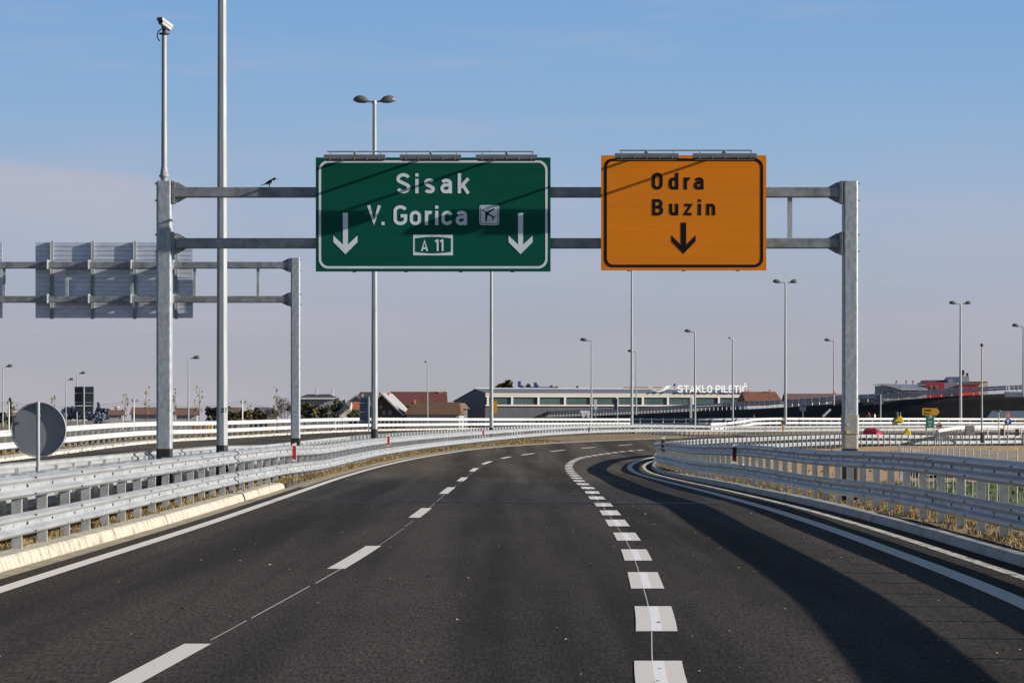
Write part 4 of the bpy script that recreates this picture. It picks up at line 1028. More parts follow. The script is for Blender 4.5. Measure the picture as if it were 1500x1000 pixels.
# ground between those barriers
mb = MB(); vs = []; nn = 24
for j in range(nn + 1):
    x = lerp(930, 1700, j / nn); d0 = on_rail(XRF, x, 0, 150) if x < 1500 else 430
    for u, z in ((1.2, .05), (10, .45), (18, .9), (40, .9), (75, .8)): vs.append(Vector(((x - 750) / F * (d0 + u), d0 + u, z - (.35 if x < 1090 else .12))))
mb.add(vs, [(j * 5 + q, (j + 1) * 5 + q, (j + 1) * 5 + q + 1, j * 5 + q + 1) for j in range(nn) for q in range(4)], 0, True)
tag(mb.build('far_soil', M_gravel), kind='structure')

# ---------------------------------------------------------------- the glass factory
Xl = (711 - 750) * 600 / F; FR = R(15.7); fc, fs_ = math.cos(FR), math.sin(FR)
def fu(px): k = (px - 750) / F; return (600 * k - Xl) / (fc - k * fs_)
fz = lambda y, d=603: CH + (HY - y) * d / F
fac = thing('factory', 'long low factory with a window band, pale fascia and a dark gable end', 'factory', (Xl, 600, -.5), FR)
z0f = .5
FL = fu(1092); zE = fz(575.5) + z0f; zW1 = fz(581.3) + z0f; zW0 = fz(592.6) + z0f; zS = fz(594.6) + z0f
M_fw = mat('factory_dark_wall', (.075, .078, .09), .7, 0, .12, .6, stretch=(4, 4, .3)); M_fe = mat('factory_end_wall', (.050, .060, .095), .6, 0, .08, .5)
M_fasc = mat('factory_fascia', (.66, .60, .53), .6, 0, .06, .5); M_frf = mat('factory_roof', (.17, .19, .25), .4, .2, .1, .4)
mb = MB(); mb.box((FL / 2, .4, zS / 2), (FL, .5, zS)); mb.build('lower_wall', M_fw, fac, world=False)
mb = MB(); W_, rw = 25.0, 7.5; zR2 = fz(570, 607) + z0f; zB = fz(588, 624) + z0f
mb.prism([(.16, 0), (W_, 0), (W_, zB), (rw, zR2 - .05), (.16, zE - .1)], -.02, .25, axis='x'); mb.build('gable_wall', M_fe, fac, world=False)
mb = MB(); mb.prism([(.16, 0), (W_, 0), (W_, zB), (rw, zR2 - .05), (.16, zE - .1)], FL - .25, FL, axis='x'); mb.build('gable_wall', M_fe, fac, world=False)
mb = MB(); mb.prism([(-.25, zE), (rw, zR2), (W_ + .3, zB), (W_ + .3, zB + .12), (rw, zR2 + .14), (-.25, zE + .14)], -.15, FL + .15, axis='x'); rfo = mb.build('roof', M_frf, fac, world=False)
mb = MB(); mb.tube([(-.1, rw, zR2 + .2), (FL, rw, zR2 + .2)], .10, 6); mb.build('ridge_cap', M_fasc, rfo, world=False)
mb = MB(); mb.box((FL / 2, .05, (zE + zW1) / 2 + .13), (FL, .5, (zE - zW1) * .38)); mb.box((FL / 2, .12, (zE + zW1) / 2 - .24), (FL, .44, (zE - zW1) * .44)); mb.box((FL / 2, -.02, zE - .02), (FL + .1, .45, .07)); mb.build('fascia', M_fasc, fac, world=False)
mb = MB(); mb.box((FL / 2, .08, (zS + zW0) / 2), (FL, .5, zW0 - zS)); mb.build('sill', M_fasc, fac, world=False)
pil = [714.5, 750, 788.7, 827.5, 866, 904, 941.5, 978.3, 1015.5, 1053, 1089]
for px in pil:
    mb = MB(); mb.box((fu(px), .10, (zW0 + zW1) / 2), (.42, .40, zW1 - zW0 + .0)); mb.build('pillar', M_fasc, fac, world=False)
M_fwin = mat('factory_glazing', (.085, .14, .145), .25, 0, .25, .35); M_mull = mat('factory_mullion', (.05, .07, .075), .5)
for a, b in zip(pil, pil[1:]):
    mb = MB(); u0, u1 = fu(a) + .21, fu(b) - .21
    mb.box(((u0 + u1) / 2, .30, (zW0 + zW1) / 2), (u1 - u0, .06, zW1 - zW0))
    for i in range(1, 18): mb.box((lerp(u0, u1, i / 18), .255, (zW0 + zW1) / 2), (.05, .04, zW1 - zW0 - .02), 1)
    mb.build('window', [M_fwin, M_mull], fac, world=False)
# big roof letters and the sweep-shaped emblem
M_let = mat('white_sign_letters', (.80, .80, .80), .5, 0, .03, 2)
def fpt(px, y, off=-.6): u = fu(px); return (u, off, fz(y, 600 + u * fs_) + z0f)
nm = thing('factory_name', 'white roof letters reading STAKLO PILETIĆ on the factory edge', 'lettering', fac.location.copy(), FR)
u0, _, zb = fpt(990.3, 574.6); u1 = fpt(1093, 570)[0]; zt = fpt(1040, 564.2)[2]; s = zt - zb
chars = []; u = 0; last = 0
for ch in "STAKLO PILETIC'":
    if ch == ' ': u += .28; continue
    if ch == "'": chars.append((ch, last)); continue
    last = u; chars.append((ch, u)); u += glyph(ch)[1] + .09
sc = (u1 - u0) / (u - .09)
for ch, u in chars:
    mb = MB(); word(mb, [(ch, u * sc)], u0, zb, s, .20, -.75, -.55, sc / s); mb.build('letter', M_let, nm, world=False)
mb = MB(); mb.box(((u0 + u1) / 2, -.45, zb - .06), (u1 - u0, .12, .10))
for i in range(12): mb.box((lerp(u0, u1, i / 11), -.30, zb - .15), (.08, .5, .10))
mb.build('support_rail', M_zinc, nm, world=False)
em = thing('factory_emblem', 'white and grey bowl shaped emblem left of the factory name', 'emblem', fac.location.copy(), FR)
F2 = lambda x, y: (lambda q: (q[0], q[2]))(fpt(950 + x / 10, 550 + y / 10))
mb = MB(); mb.prism([F2(*q) for q in ((90, 236), (150, 236), (225, 215), (322, 150), (238, 150), (195, 205), (140, 218))], -.75, -.55); mb.build('right_arm', M_let, em, world=False)
mb = MB(); mb.prism([F2(*q) for q in ((88, 234), (138, 218), (80, 208), (30, 165), (-15, 150), (-25, 165), (20, 205))], -.74, -.56); mb.build('left_arm', mat('emblem_grey', (.42, .44, .46), .5), em, world=False)
mb = MB()
for x in (20, 110, 210): q = F2(x, 240); mb.box((q[0], -.3, q[1] - .1), (.1, .6, .3))
mb.build('support', M_zinc, em, world=False)

# ---------------------------------------------------------------- houses
M_tile = mat('red_roof_tile', (.125, .035, .028), .85, 0, .25, 1.2, stretch=(1, 1, 3)); M_tileb = mat('brown_roof_tile', (.115, .058, .028), .9, 0, .3, 1.2, stretch=(1, 1, 3))
M_tileo = mat('orange_roof_tile', (.36, .12, .05), .85, 0, .25, 1.2); M_tilem = mat('mauve_roof_tile', (.16, .085, .075), .85, 0, .2, 1.2)
M_roofd = mat('dark_slate_roof', (.045, .045, .055), .8, 0, .2, 1)
M_plast = mat('white_plaster', (.62, .60, .56), .85, 0, .08, .8); M_plasg = mat('grey_plaster', (.30, .30, .31), .85, 0, .1, .8); M_brown = mat('brown_wall', (.09, .065, .05), .9, 0, .2, 1); M_brick = mat('salmon_brick', (.55, .25, .20), .85, 0, .15, 3)
M_beige = mat('beige_plaster', (.50, .40, .32), .85, 0, .08, .8); M_redw = mat('red_cladding', (.30, .02, .035), .55, 0, .1, .6); M_redl = mat('bright_red_cladding', (.62, .055, .05), .5, 0, .1, .6); M_greyc = mat('grey_cladding', (.20, .22, .26), .5, .1, .08, .5); M_bluec = mat('blue_grey_cladding', (.10, .125, .19), .5, .1, .08, .5)
M_blueb = mat('blue_cladding', (.045, .085, .26), .5, 0, .08, .5)
VH = 'houses behind the opposite carriageway'
def house(label, x0, x1, ye, yr, d, ridge='x', wall=None, roof=None, rz=0.0, dep=9.0, wins=(), chim=(), trim=None, hip=0, over=.4, name='house', group=VH, zb=.0, yb=None, wm=None, cat='house'):
    k = d / F; w_ = (x1 - x0) * k; xm = (x0 + x1) / 2
    ze = CH + (HY - ye) * k - zb; zr = CH + (HY - yr) * k - zb
    root = thing(name, label, cat, polebase(xm, d, zb), rz, group); h = w_ / 2
    mb = MB(); mb.box((0, dep / 2, ze / 2 - .5), (w_ - 2 * over, dep - .4, ze + 1))
    if ridge == 'y': mb.prism([(-h + over, ze), (h - over, ze), (0, zr - .12)], .2, dep - .2)
    elif not hip:
        for xx in (-h + over, h - over - .2): mb.prism([(.2, ze), (dep - .2, ze), (dep / 2, zr - .12)], xx, xx + .2, axis='x')
    mb.build('wall', wall, root, world=False)
    mb = MB(); t_ = .16
    if ridge == 'y':
        for s_ in (-1, 1): mb.prism([(s_ * h, ze - .05), (0, zr), (0, zr + t_), (s_ * h, ze - .05 + t_)], -.35, dep + .35)
    elif hip:
        vs = [(-h, -.4, ze), (h, -.4, ze), (h, dep + .4, ze), (-h, dep + .4, ze), (-h * (1 - hip), dep / 2, zr), (h * (1 - hip), dep / 2, zr)]
        mb.add(vs, [(0, 1, 5, 4), (1, 2, 5), (2, 3, 4, 5), (3, 0, 4), (0, 3, 2, 1)])
    else:
        for s_ in (-1, 1): mb.prism([(dep / 2 + s_ * (dep / 2 + .4), ze - .08), (dep / 2, zr), (dep / 2, zr + t_), (dep / 2 + s_ * (dep / 2 + .4), ze - .08 + t_)], -h, h, axis='x')
    ro = mb.build('roof', roof, root, world=False)
    if trim:
        mb = MB()
        if ridge == 'y':
            for s_ in (-1, 1): mb.prism([(s_ * h, ze - .18), (0, zr - .14), (0, zr + t_ + .02), (s_ * h, ze + t_ - .02)], -.42, -.36)
        else: mb.box((0, -.45, ze - .02), (w_, .10, .28))
        mb.build('eave_board', trim, ro, world=False)
    for cx, ytop, cw, cm in chim:
        u = (cx - xm) * k; zt = CH + (HY - ytop) * k - zb
        mb = MB(); mb.box((u, dep * .45, (zt + ze) / 2), (cw * k, .7, zt - ze)); mb.box((u, dep * .45, zt + .05), (cw * k + .2, .9, .12)); mb.build('chimney', cm, ro, world=False)
    for wx, wy0, wy1, ww in wins:
        u = (wx - xm) * k; za = CH + (HY - wy1) * k - zb; zc2 = CH + (HY - wy0) * k - zb
        mb = MB(); mb.box((u, .17, (za + zc2) / 2), (ww * k, .10, zc2 - za)); f = mb.build('window', wm or M_white, root, world=False)
        mb = MB(); mb.box((u, .13, (za + zc2) / 2), (ww * k * .72, .06, (zc2 - za) * .78)); mb.build('pane', M_glass, f, world=False)
    return root
house('flat hipped dark roofed villa with two white chimneys and a row of pale windows', 434, 494, 583.2, 576.8, 560, 'x', M_plasg, M_roofd, 0, 10, [(446, 586.5, 591.5, 2.2), (451, 586.5, 591.5, 2.2), (455.5, 586.5, 592, 2.2), (464.5, 586.5, 591.5, 2.4), (469.5, 586.5, 591.5, 2.4), (474, 586.5, 591.5, 2.2)], [(461.3, 571.5, 2.6, M_plast), (484.5, 571.5, 2.6, M_plast)], trim=M_white, hip=.45)
house('grey gabled house with an orange brown lower roof, left of the tall blue board', 508, 536, 589.5, 580, 540, 'y', M_plasg, M_roofd, R(-4), 10, [(521, 592, 597, 3)], [(526, 577, 2.2, M_brick)], trim=M_plasg)
house('low house with an orange brown roof beside the pale stony slope', 510, 532, 600, 589.5, 520, 'x', M_brown, M_tileo, 0, 7, [(516, 602, 606, 2.5), (526, 602, 606, 2.5)])
house('tall dark roofed house behind the double armed lamp', 522, 566, 588, 573.5, 620, 'x', M_brown, M_roofd, R(6), 10, [(552, 590, 594, 3)], [(548, 576, 2.0, M_brick)], hip=.35)
house('house with a wide pale edged gable facing the road, right of the double armed lamp', 527, 592, 608.5, 577, 505, 'y', M_brown, M_plasg, R(-6), 12, [(562, 602, 607, 4), (571, 602, 607, 4), (558, 594, 598, 3)], [(563, 575.5, 2.2, M_brick), (546, 574.5, 2.2, M_brick)], trim=M_plast)
house('house with an orange tiled roof showing behind the pale edged gable', 564, 584, 588, 579.5, 640, 'x', M_brown, M_tileo, 0, 8, [(574, 590, 594, 2.5)])
house('long house with a dark red tiled roof and salmon brick stack', 572, 656, 593.5, 574.2, 590, 'x', M_brown, M_tile, R(3), 13, [(600, 596, 600, 3), (630, 596, 600, 3)], [(645.5, 574, 5.2, M_brick), (645.5, 575.5, 2.0, M_brick)], trim=M_brown)
house('low barn with a mossy brown roof in front of the dark red roof', 592, 676, 607, 588.5, 500, 'x', M_plasg, M_tileb, R(-3), 12, [(598, 608, 611, 3), (668, 608.5, 611, 3)], [(603, 586.5, 2.0, M_brick)], hip=.16)
house('small building with a rosy roof against the dark factory gable', 668, 688, 598.5, 590, 560, 'x', M_plasg, mat('rosy_tile', (.35, .18, .16), .85, 0, .2, 1.2), R(10), 7, [(674, 601, 604, 2)], hip=.25)
house('house with a long dark red roof left of the near gantry leg', 190, 242, 607, 597, 760, 'x', M_plasg, M_tilem, R(2), 11, [(200, 609, 613, 2.6), (215, 609, 613, 2.6)], [(201, 600.5, 1.5, M_plast)])
house('dull red roofed house right of the near gantry leg', 256, 290, 608, 598, 760, 'x', M_plasg, M_tilem, R(4), 10, [(266, 609.5, 613, 2.2), (280, 609.5, 613, 2.2)], [(262, 603, 1.8, M_plast), (263.5, 600, 1.2, M_plast)])
house('small pale walled house with a reddish roof below the far tower', 158, 182, 607.5, 601, 800, 'x', M_plasg, M_tilem, R(6), 9, [(177, 609, 613, 2.5)])
house('low reddish roof left of the brownish hedge', 333, 352, 604, 597, 800, 'x', M_brown, M_tilem, 0, 8, [(342, 606, 609, 2)])
house('dark gabled house with one long sloping pale edge near the bare trees', 362, 394, 608, 597, 650, 'y', M_brown, M_roofd, R(-10), 9, [(378, 604, 608, 2.5)], [(375, 596.5, 1.3, M_plast)], trim=M_plast)
# tower far off
tw = thing('tower', 'pale far tower with a wider flat top rising over the red roofs', 'tower', polebase(170.3, 1500, 0)); k = 1500 / F
mb = MB(); mb.box((0, 0, (HY - 593) * k / 2), (5.4 * k, 5.4 * k, (HY - 591) * k + 2)); mb.build('shaft', M_beige, tw, world=False)
mb = MB(); mb.box((0, 0, (HY - 590.4) * k), (7.4 * k, 7.4 * k, 2.2 * k)); mb.build('top', M_plast, tw, world=False)
mb = MB()
for z in (595, 599, 603): mb.box((.6, -2.75 * k, (HY - z) * k), (1.4 * k, .2, 1.5 * k))
mb.build('window', M_glass, tw, world=False)
RH = 'buildings behind the embankment'
house('long orange roof showing over the factory between the emblem and the lamp pole', 914, 972, 571, 566.2, 720, 'x', M_beige, M_tileo, 0, 14, [(930, 573, 575, 4)], group=RH, hip=.05)
house('brown tiled roof with a white wall corner right of the factory name', 1091, 1146, 587.5, 573, 600, 'x', M_plast, mat('rust_tile', (.20, .072, .042), .85, 0, .2, 1.2), R(3), 14, [(1100, 588.5, 590, 4)], [(1134, 571, 1.4, M_brick), (1098, 572, 1.2, M_brick), (1102.5, 572, 1.0, M_brick)], group=RH, hip=.10)
house('mauve brown roof between the double armed lamp and the ramp lamp', 1150, 1222, 585, 577, 640, 'x', M_plasg, M_tilem, R(-2), 12, [(1180, 586, 589, 3)], group=RH)
house('dull roof just left of the right gantry leg', 1215, 1246, 586, 578, 650, 'x', M_plasg, M_tilem, R(2), 10, [(1225, 587, 589, 3)], [(1228, 576, 1.5, M_brick)], group=RH)
house('blue grey low building just right of the right gantry leg', 1252, 1292, 581.5, 578.5, 640, 'x', M_bluec, M_bluec, 0, 8, [(1270, 583, 585, 3)], group=RH)
# apartment house with a mono-pitch pale roof
ap = thing('apartment_house', 'pale house with a shallow blue white roof and three chimneys behind the ramp', 'house', polebase(1322, 560, 0), 0, RH); k = 560 / F
zz = lambda y: CH + (HY - y) * k
mb = MB(); mb.prism([(-30 * k, 0), (36 * k, 0), (36 * k, zz(570)), (-6 * k, zz(569.5)), (-30 * k, zz(564.5))], .3, 11); mb.build('wall', M_plasg, ap, world=False)
mb = MB(); mb.prism([(-35 * k, zz(562.6)), (-8 * k, zz(568.8)), (36 * k, zz(569.6)), (36 * k, zz(568.6)), (10 * k, zz(563)), (-30 * k, zz(561.8))], -.5, 2.2); mb.prism([(-35 * k, zz(562.6)), (36 * k, zz(563.6)), (36 * k, zz(562.6)), (-30 * k, zz(561.8))], 2.2, 11.5); ro = mb.build('roof', mat('pale_sheet_roof', (.38, .42, .52), .35, .3, .08, .6), ap, world=False)
mb = MB(); mb.box((17 * k, -.3, zz(570.4)), (40 * k, .5, 1.1 * k)); mb.box((17 * k, .1, zz(575.5)), (38 * k, .4, 1.2 * k)); mb.build('fascia', M_plast, ap, world=False)
mb = MB(); mb.box((17 * k, .22, zz(573)), (38 * k, .3, 2.6 * k)); mb.build('balcony_wall', mat('ochre_plaster', (.45, .33, .14), .8, 0, .1, .8), ap, world=False)
for cx, y in ((1317, 560), (1331.5, 560), (1341.5, 560)):
    mb = MB(); u = (cx - 1322) * k; mb.box((u, 4, zz(562)), (2.2 * k, .8, 5 * k)); c_ = mb.build('chimney', M_beige, ro, world=False)
    mb = MB(); mb.box((u, 4, zz(559) + .05), (1.5 * k, .5, .5)); mb.build('cowl', M_brown, c_, world=False)
for cx in (1296, 1301, 1307):
    mb = MB(); mb.box(((cx - 1322) * k, .24, zz(574)), (2.2 * k, .12, 3 * k)); mb.build('window', M_glass, ap, world=False)
# red and grey business building
rb = thing('business_building', 'red and grey boxy building with roof plant and antennas behind the ramp', 'building', polebase(1395, 570, 0), 0, RH); k = 570 / F
def rbx(nm_, x0, x1, y0, y1, y_front, dep, m, par=None):
    mb = MB(); zt_, zb_ = zz2(y0), (0 if y1 is None else zz2(y1)); mb.box((((x0 + x1) / 2 - 1395) * k, y_front + dep / 2, (zt_ + zb_) / 2), ((x1 - x0) * k, dep, zt_ - zb_)); return mb.build(nm_, m, par or rb, world=False)
zz2 = lambda y: CH + (HY - y) * k
rbx('red_block', 1354, 1381, 559.6, None, -2, 12, M_redw); rbx('grey_wing', 1381.2, 1402.5, 560, None, -.5, 10, M_greyc); rbx('bright_red_block', 1402.7, 1433, 564, None, -1.2, 10, M_redl)
rbx('upper_storey', 1362, 1400, 556, 559.4, 4, 9, M_bluec); rbx('roof_plant', 1394, 1411, 551.5, 559.8, 2, 6, M_bluec); rbx('roof_plant', 1390, 1397, 553.5, 559.8, 1, 5, M_greyc)
rbx('plant_room', 1411.2, 1419, 559, 563.8, 1, 5, M_bluec); rbx('plant_room', 1412, 1423, 550.5, 558.8, 3, 4, M_plasg)
rbx('parapet_cap', 1402.5, 1433.4, 563.2, 563.9, -1.4, 10.4, M_brown)
for x in (1361.5, 1369.5):
    w1 = rbx('window', x - 1.8, x + 1.8, 565, 572.5, -2.08, .2, M_plasg); rbx('pane', x - 1.2, x + 1.2, 565.8, 571.8, -2.14, .1, M_glass, w1)
mb = MB()
for x, y in ((1415.3, 543), (1413.5, 547), (1421.5, 548)): mb.tube([((x - 1395) * k, 4, zz2(551)), ((x - 1395) * k, 4, zz2(y))], .10, 5); 
mb.box(((1415.3 - 1395) * k, 4, zz2(545)), (.5, .3, .9)); mb.box(((1421.5 - 1395) * k, 4, zz2(548)), (.4, .3, .6)); mb.build('antenna', M_dark, rb, world=False)
house('beige block behind the red business building', 1418, 1448, 558.5, 557.3, 640, 'x', M_beige, M_beige, 0, 12, [(1440, 565, 569, 2)], name='beige_building', group=RH, hip=.02, over=.1, cat='building')
# blue works behind the factory roof
bl = thing('blue_building', 'blue industrial building with roof turrets behind the factory roof', 'building', polebase(787, 720, 0)); k = 720 / F
def bbx(nm_, x0, x1, y0, y1): 
    mb = MB(); z1, z0_ = CH + (HY - y0) * k, (0 if y1 is None else CH + (HY - y1) * k); mb.box((((x0 + x1) / 2 - 787) * k, 4, (z1 + z0_) / 2), ((x1 - x0) * k, 8, z1 - z0_)); return mb.build(nm_, M_blueb, bl, world=False)
bbx('hall', 761, 812.5, 566.5, None); bbx('turret', 758.5, 763, 558, 566.4); bbx('turret', 782.3, 786.6, 560, 566.4); bbx('step', 763.2, 766.5, 564, 566.4); bbx('step', 786.8, 789, 563.5, 566.4); bbx('vent', 806, 809.6, 564, 566.4)

# ---------------------------------------------------------------- trees
M_bark = mat('bark', (.09, .07, .05), .95, 0, .3, 5)
LEAF = {'olive': mat('leaf_olive', (.05, .05, .02), .85, 0, .5, 1.2, col2=(.11, .095, .035)), 'dark': mat('leaf_dark', (.030, .034, .022), .9, 0, .5, .9, col2=(.065, .064, .038)),
        'yellow': mat('leaf_yellow', (.33, .26, .06), .85, 0, .4, 2, col2=(.16, .14, .05)), 'rust': mat('leaf_rust', (.085, .055, .028), .9, 0, .4, 1, col2=(.04, .034, .02)), 'conifer': mat('leaf_conifer', (.014, .021, .017), .9, 0, .4, 1), 'blue': mat('leaf_haze_blue', (.115, .14, .20), .9, 0, .3, .2)}  # haze over the far trees is put into the blue leaf colour
M_twig = mat('twigs', (.085, .07, .06), .95, 0, .3, 3)
def leafmass(mb, blobs, n, size, rnd):
    tot = sum(b[3] ** 2 for b in blobs)
    for (cx, cy, cz, r, sq) in blobs:
        for _ in range(max(8, int(n * r * r / tot))):
            v = Vector((rnd.gauss(0, 1), rnd.gauss(0, 1), rnd.gauss(0, 1))).normalized() * r * (rnd.random() ** .45)
            c = Vector((cx, cy, cz)) + Vector((v.x, v.y, v.z * sq)); s = size * rnd.uniform(.6, 1.4)
            a = Vector((rnd.gauss(0, 1), rnd.gauss(0, 1), rnd.gauss(0, 1))).normalized(); b = a.orthogonal().normalized(); a2 = a.cross(b)
            mb.add([c + b * s, c + a2 * s * .6, c - b * s, c - a2 * s * .6], [(0, 1, 2, 3)])
def branch(mb, p, dirv, L, r, lev, rnd):
    q = p + dirv * L; mb.tube([p, p.lerp(q, .5) + Vector((rnd.uniform(-.06, .06), rnd.uniform(-.06, .06), 0)) * L, q], [r, r * .8, r * .55], 4 if lev > 1 else 3, cap=False)
    if lev <= 0: return
    for _ in range(rnd.choice((3, 4))):
        d = (dirv + Vector((rnd.gauss(0, .55), rnd.gauss(0, .55), rnd.gauss(.12, .35)))).normalized()
        branch(mb, p.lerp(q, rnd.uniform(.45, 1)), d, L * rnd.uniform(.5, .8), r * .5, lev - 1, rnd)
def tree(label, x, ytop, d, wpx, kind='olive', ybase=None, z=0.0, n=700, shape='round', name='tree', group=None, size=None, seed=0, cat='tree'):
    rnd = random.Random(hash((round(x * 10), seed)) % 9999); k = d / F
    H = CH + (HY - ytop) * k - z; W = wpx * k; root = thing(name, label, cat, polebase(x, d, z), 0, group)
    tb = MB(); th = H * (.35 if shape == 'round' else .9 if shape in ('sapling', 'cone') else .28); tr = max(.04, H * .022) if shape != 'sapling' else .032
    if shape == 'bare':
        for _ in range(3): branch(tb, Vector((rnd.uniform(-.1, .1) * W, 0, -.2)), Vector((rnd.gauss(0, .25), rnd.gauss(0, .25), 1)).normalized(), H * .42, H * .02, 4, rnd)
        zm = max(v[2] for v in tb.v); sx = W / max(.1, max(v[0] for v in tb.v) - min(v[0] for v in tb.v)); tb.v = [(v[0] * sx, v[1] * sx, v[2] * H / zm) for v in tb.v]
        tb.build('trunk', M_twig, root, world=False)
        mb = MB(); leafmass(mb, [(rnd.uniform(-.36, .36) * W, 0, H * rnd.uniform(.3, .85), W * .2, .9) for _ in range(9)], 620, .07 + H * .008, rnd); mb.build('crown', LEAF['rust'], root, world=False); return root
    tb.tube([(0, 0, -.3), (rnd.uniform(-.02, .02) * H, 0, th * .5), (rnd.uniform(-.03, .03) * H, 0, th)], [tr, tr * .8, tr * .4], 6)
    if shape == 'round':
        for _ in range(6): branch(tb, Vector((0, 0, th * rnd.uniform(.5, 1))), Vector((rnd.gauss(0, .7), rnd.gauss(0, .5), .8)).normalized(), H * .3, tr * .5, 1, rnd)
    tb.build('trunk', M_bark, root, world=False)
    mb = MB()
    if shape == 'cone':
        bl_ = [(0, 0, H * (.15 + .8 * i / 9), W / 2 * (1 - i / 9.6) * rnd.uniform(.75, 1.1), .8) for i in range(10)]
    elif shape == 'column':
        bl_ = [(rnd.uniform(-.1, .1) * W, 0, H * (.15 + .78 * i / 8), W * .5 * rnd.uniform(.6, 1) * (1 if i < 6 else .6), 1.4) for i in range(9)]
    elif shape == 'sapling':
        bl_ = [(rnd.uniform(-.5, .5) * W, rnd.uniform(-.3, .3) * W, H * rnd.uniform(.35, 1), W * .16, 1.5) for _ in range(16)]
    else:
        bl_ = []; top_ = min(H * .8, max(W * 1.1, H * .45)); zc_ = H - top_ / 2
        for _ in range(18):
            r_ = W * rnd.uniform(.11, .20); a_ = rnd.uniform(0, 6.283); f_ = rnd.random() ** .5
            bl_.append((math.cos(a_) * f_ * (W / 2 - r_ * .7), rnd.uniform(-.3, .3) * W, zc_ + math.sin(a_) * f_ * (top_ / 2 - r_ * .7), r_, .85))
        bl_.append((0, 0, zc_, W * .25, 1.0))
    leafmass(mb, bl_, n, size or (.16 + H * .022 + max(0, d - 900) * .0008), rnd); mb.build('crown', LEAF[kind], root, world=False); return root
TG = 'trees and bushes behind the opposite carriageway'
FT = 'hazy trees far off behind the round sign'
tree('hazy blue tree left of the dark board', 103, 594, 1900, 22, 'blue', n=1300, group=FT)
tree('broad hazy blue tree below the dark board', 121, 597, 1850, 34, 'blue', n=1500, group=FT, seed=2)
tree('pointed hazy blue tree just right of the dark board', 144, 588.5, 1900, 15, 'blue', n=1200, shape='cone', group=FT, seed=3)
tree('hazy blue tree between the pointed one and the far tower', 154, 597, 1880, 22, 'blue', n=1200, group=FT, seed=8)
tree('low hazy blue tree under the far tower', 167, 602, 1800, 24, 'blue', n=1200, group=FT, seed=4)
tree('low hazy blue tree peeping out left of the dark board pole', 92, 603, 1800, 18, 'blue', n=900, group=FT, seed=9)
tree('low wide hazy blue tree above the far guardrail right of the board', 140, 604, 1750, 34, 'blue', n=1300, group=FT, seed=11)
tree('bare brownish poplar behind the left edge utility pole', 14.5, 581.5, 720, 7, 'rust', n=420, shape='column', group=TG)
tree('dark hedge bush at the left edge of the photo', 3, 603, 480, 15, 'dark', n=900, group=TG, name='bush', cat='bush')
tree('second dark bush beside the left edge utility pole', 17, 606, 470, 16, 'dark', n=800, group=TG, name='bush', cat='bush')
YS = 'yellow leaved saplings along the opposite carriageway'
for x, yt, w_, lb in ((22, 592, 8, 'sparse yellow sapling left of the round sign'), (79, 577, 7, 'sapling with yellow leaves showing over the round sign'), (183.5, 577, 9, 'fullest yellow sapling, left of the near gantry leg'), (215, 563, 8, 'tall thin yellow sapling next to the near gantry leg'), (255.5, 567, 6, 'bare thin sapling hugging the near gantry leg'), (291, 561, 12, 'leaning sapling with scattered leaves right of the pale lamp'), (366, 594, 8, 'short pale sapling right of the utility pole lamp'), (405, 565, 9, 'tall sapling with sparse leaves left of the small gantry leg'), (460.5, 588, 6, 'thin sapling in front of the villa')):
    tree(lb, x, yt, 300 if x < 300 else 330, w_, 'yellow', z=.7, n=70 if yt > 580 or x > 250 else 90, shape='sapling', name='sapling', group=YS, size=.085, seed=5)
for x, yt, w_, kd, sh, d, lb in ((314, 589, 32, 'dark', 'round', 520, 'dark green tree behind the tallest lamp pole'), (332, 594, 28, 'olive', 'round', 540, 'brownish tree just right of the tallest lamp pole'), (352, 596, 32, 'olive', 'round', 530, 'olive bush around the utility pole lamp'), (371, 596, 28, 'rust', 'round', 520, 'low rust brown hedge left of the dark gabled house'),
                                 (396, 592, 20, 'rust', 'bare', 520, 'smaller bare tree left of the tall sparse sapling'), (415, 579, 34, 'rust', 'bare', 500, 'large bare grey tree left of the small gantry leg'), (428, 586, 22, 'rust', 'bare', 515, 'bare twiggy tree behind the small gantry leg'),
                                 (446, 589, 22, 'olive', 'round', 455, 'pale olive bush right of the small gantry leg'), (457, 591, 26, 'dark', 'round', 450, 'dark conifer like bush in front of the villa'), (474, 590, 36, 'dark', 'round', 455, 'dark brown green bush below the villa windows'), (494, 581, 32, 'dark', 'round', 460, 'tall dark bush at the right end of the villa'), (520, 599, 30, 'dark', 'round', 445, 'dark bush below the orange brown roof'), (437, 595, 22, 'rust', 'round', 452, 'rusty bush hard by the small gantry leg')):
    tree(lb, x, yt, d, w_, kd, z=.4, n=900, shape=sh, group=TG, seed=6, name='tree' if sh == 'bare' or w_ > 22 else 'bush', cat='tree' if sh == 'bare' or w_ > 22 else 'bush')
tree('olive tree rising over the factory roof by the pole', 731, 561.5, 700, 18, 'olive', n=900, group='trees behind the factory')
tree('taller olive tree rising over the factory roof', 745, 556, 700, 26, 'olive', n=1200, group='trees behind the factory')
tree('low olive tree between the blue turrets', 774, 562, 740, 14, 'olive', n=400, group='trees behind the factory')
tree('low olive tree right of the blue building', 814, 563, 730, 8, 'olive', n=350, group='trees behind the factory')
tree('dark fir peeping over the factory roof', 845.5, 563.5, 720, 8, 'conifer', n=700, shape='cone', group='trees behind the factory')
tree('smaller dark fir right of the first on the factory roof line', 854, 567.5, 720, 4.5, 'conifer', n=350, shape='cone', group='trees behind the factory')
tree('thin dark spire shaped fir left of the factory name', 988, 560.5, 720, 3.5, 'conifer', n=350, shape='cone', group='trees behind the factory')
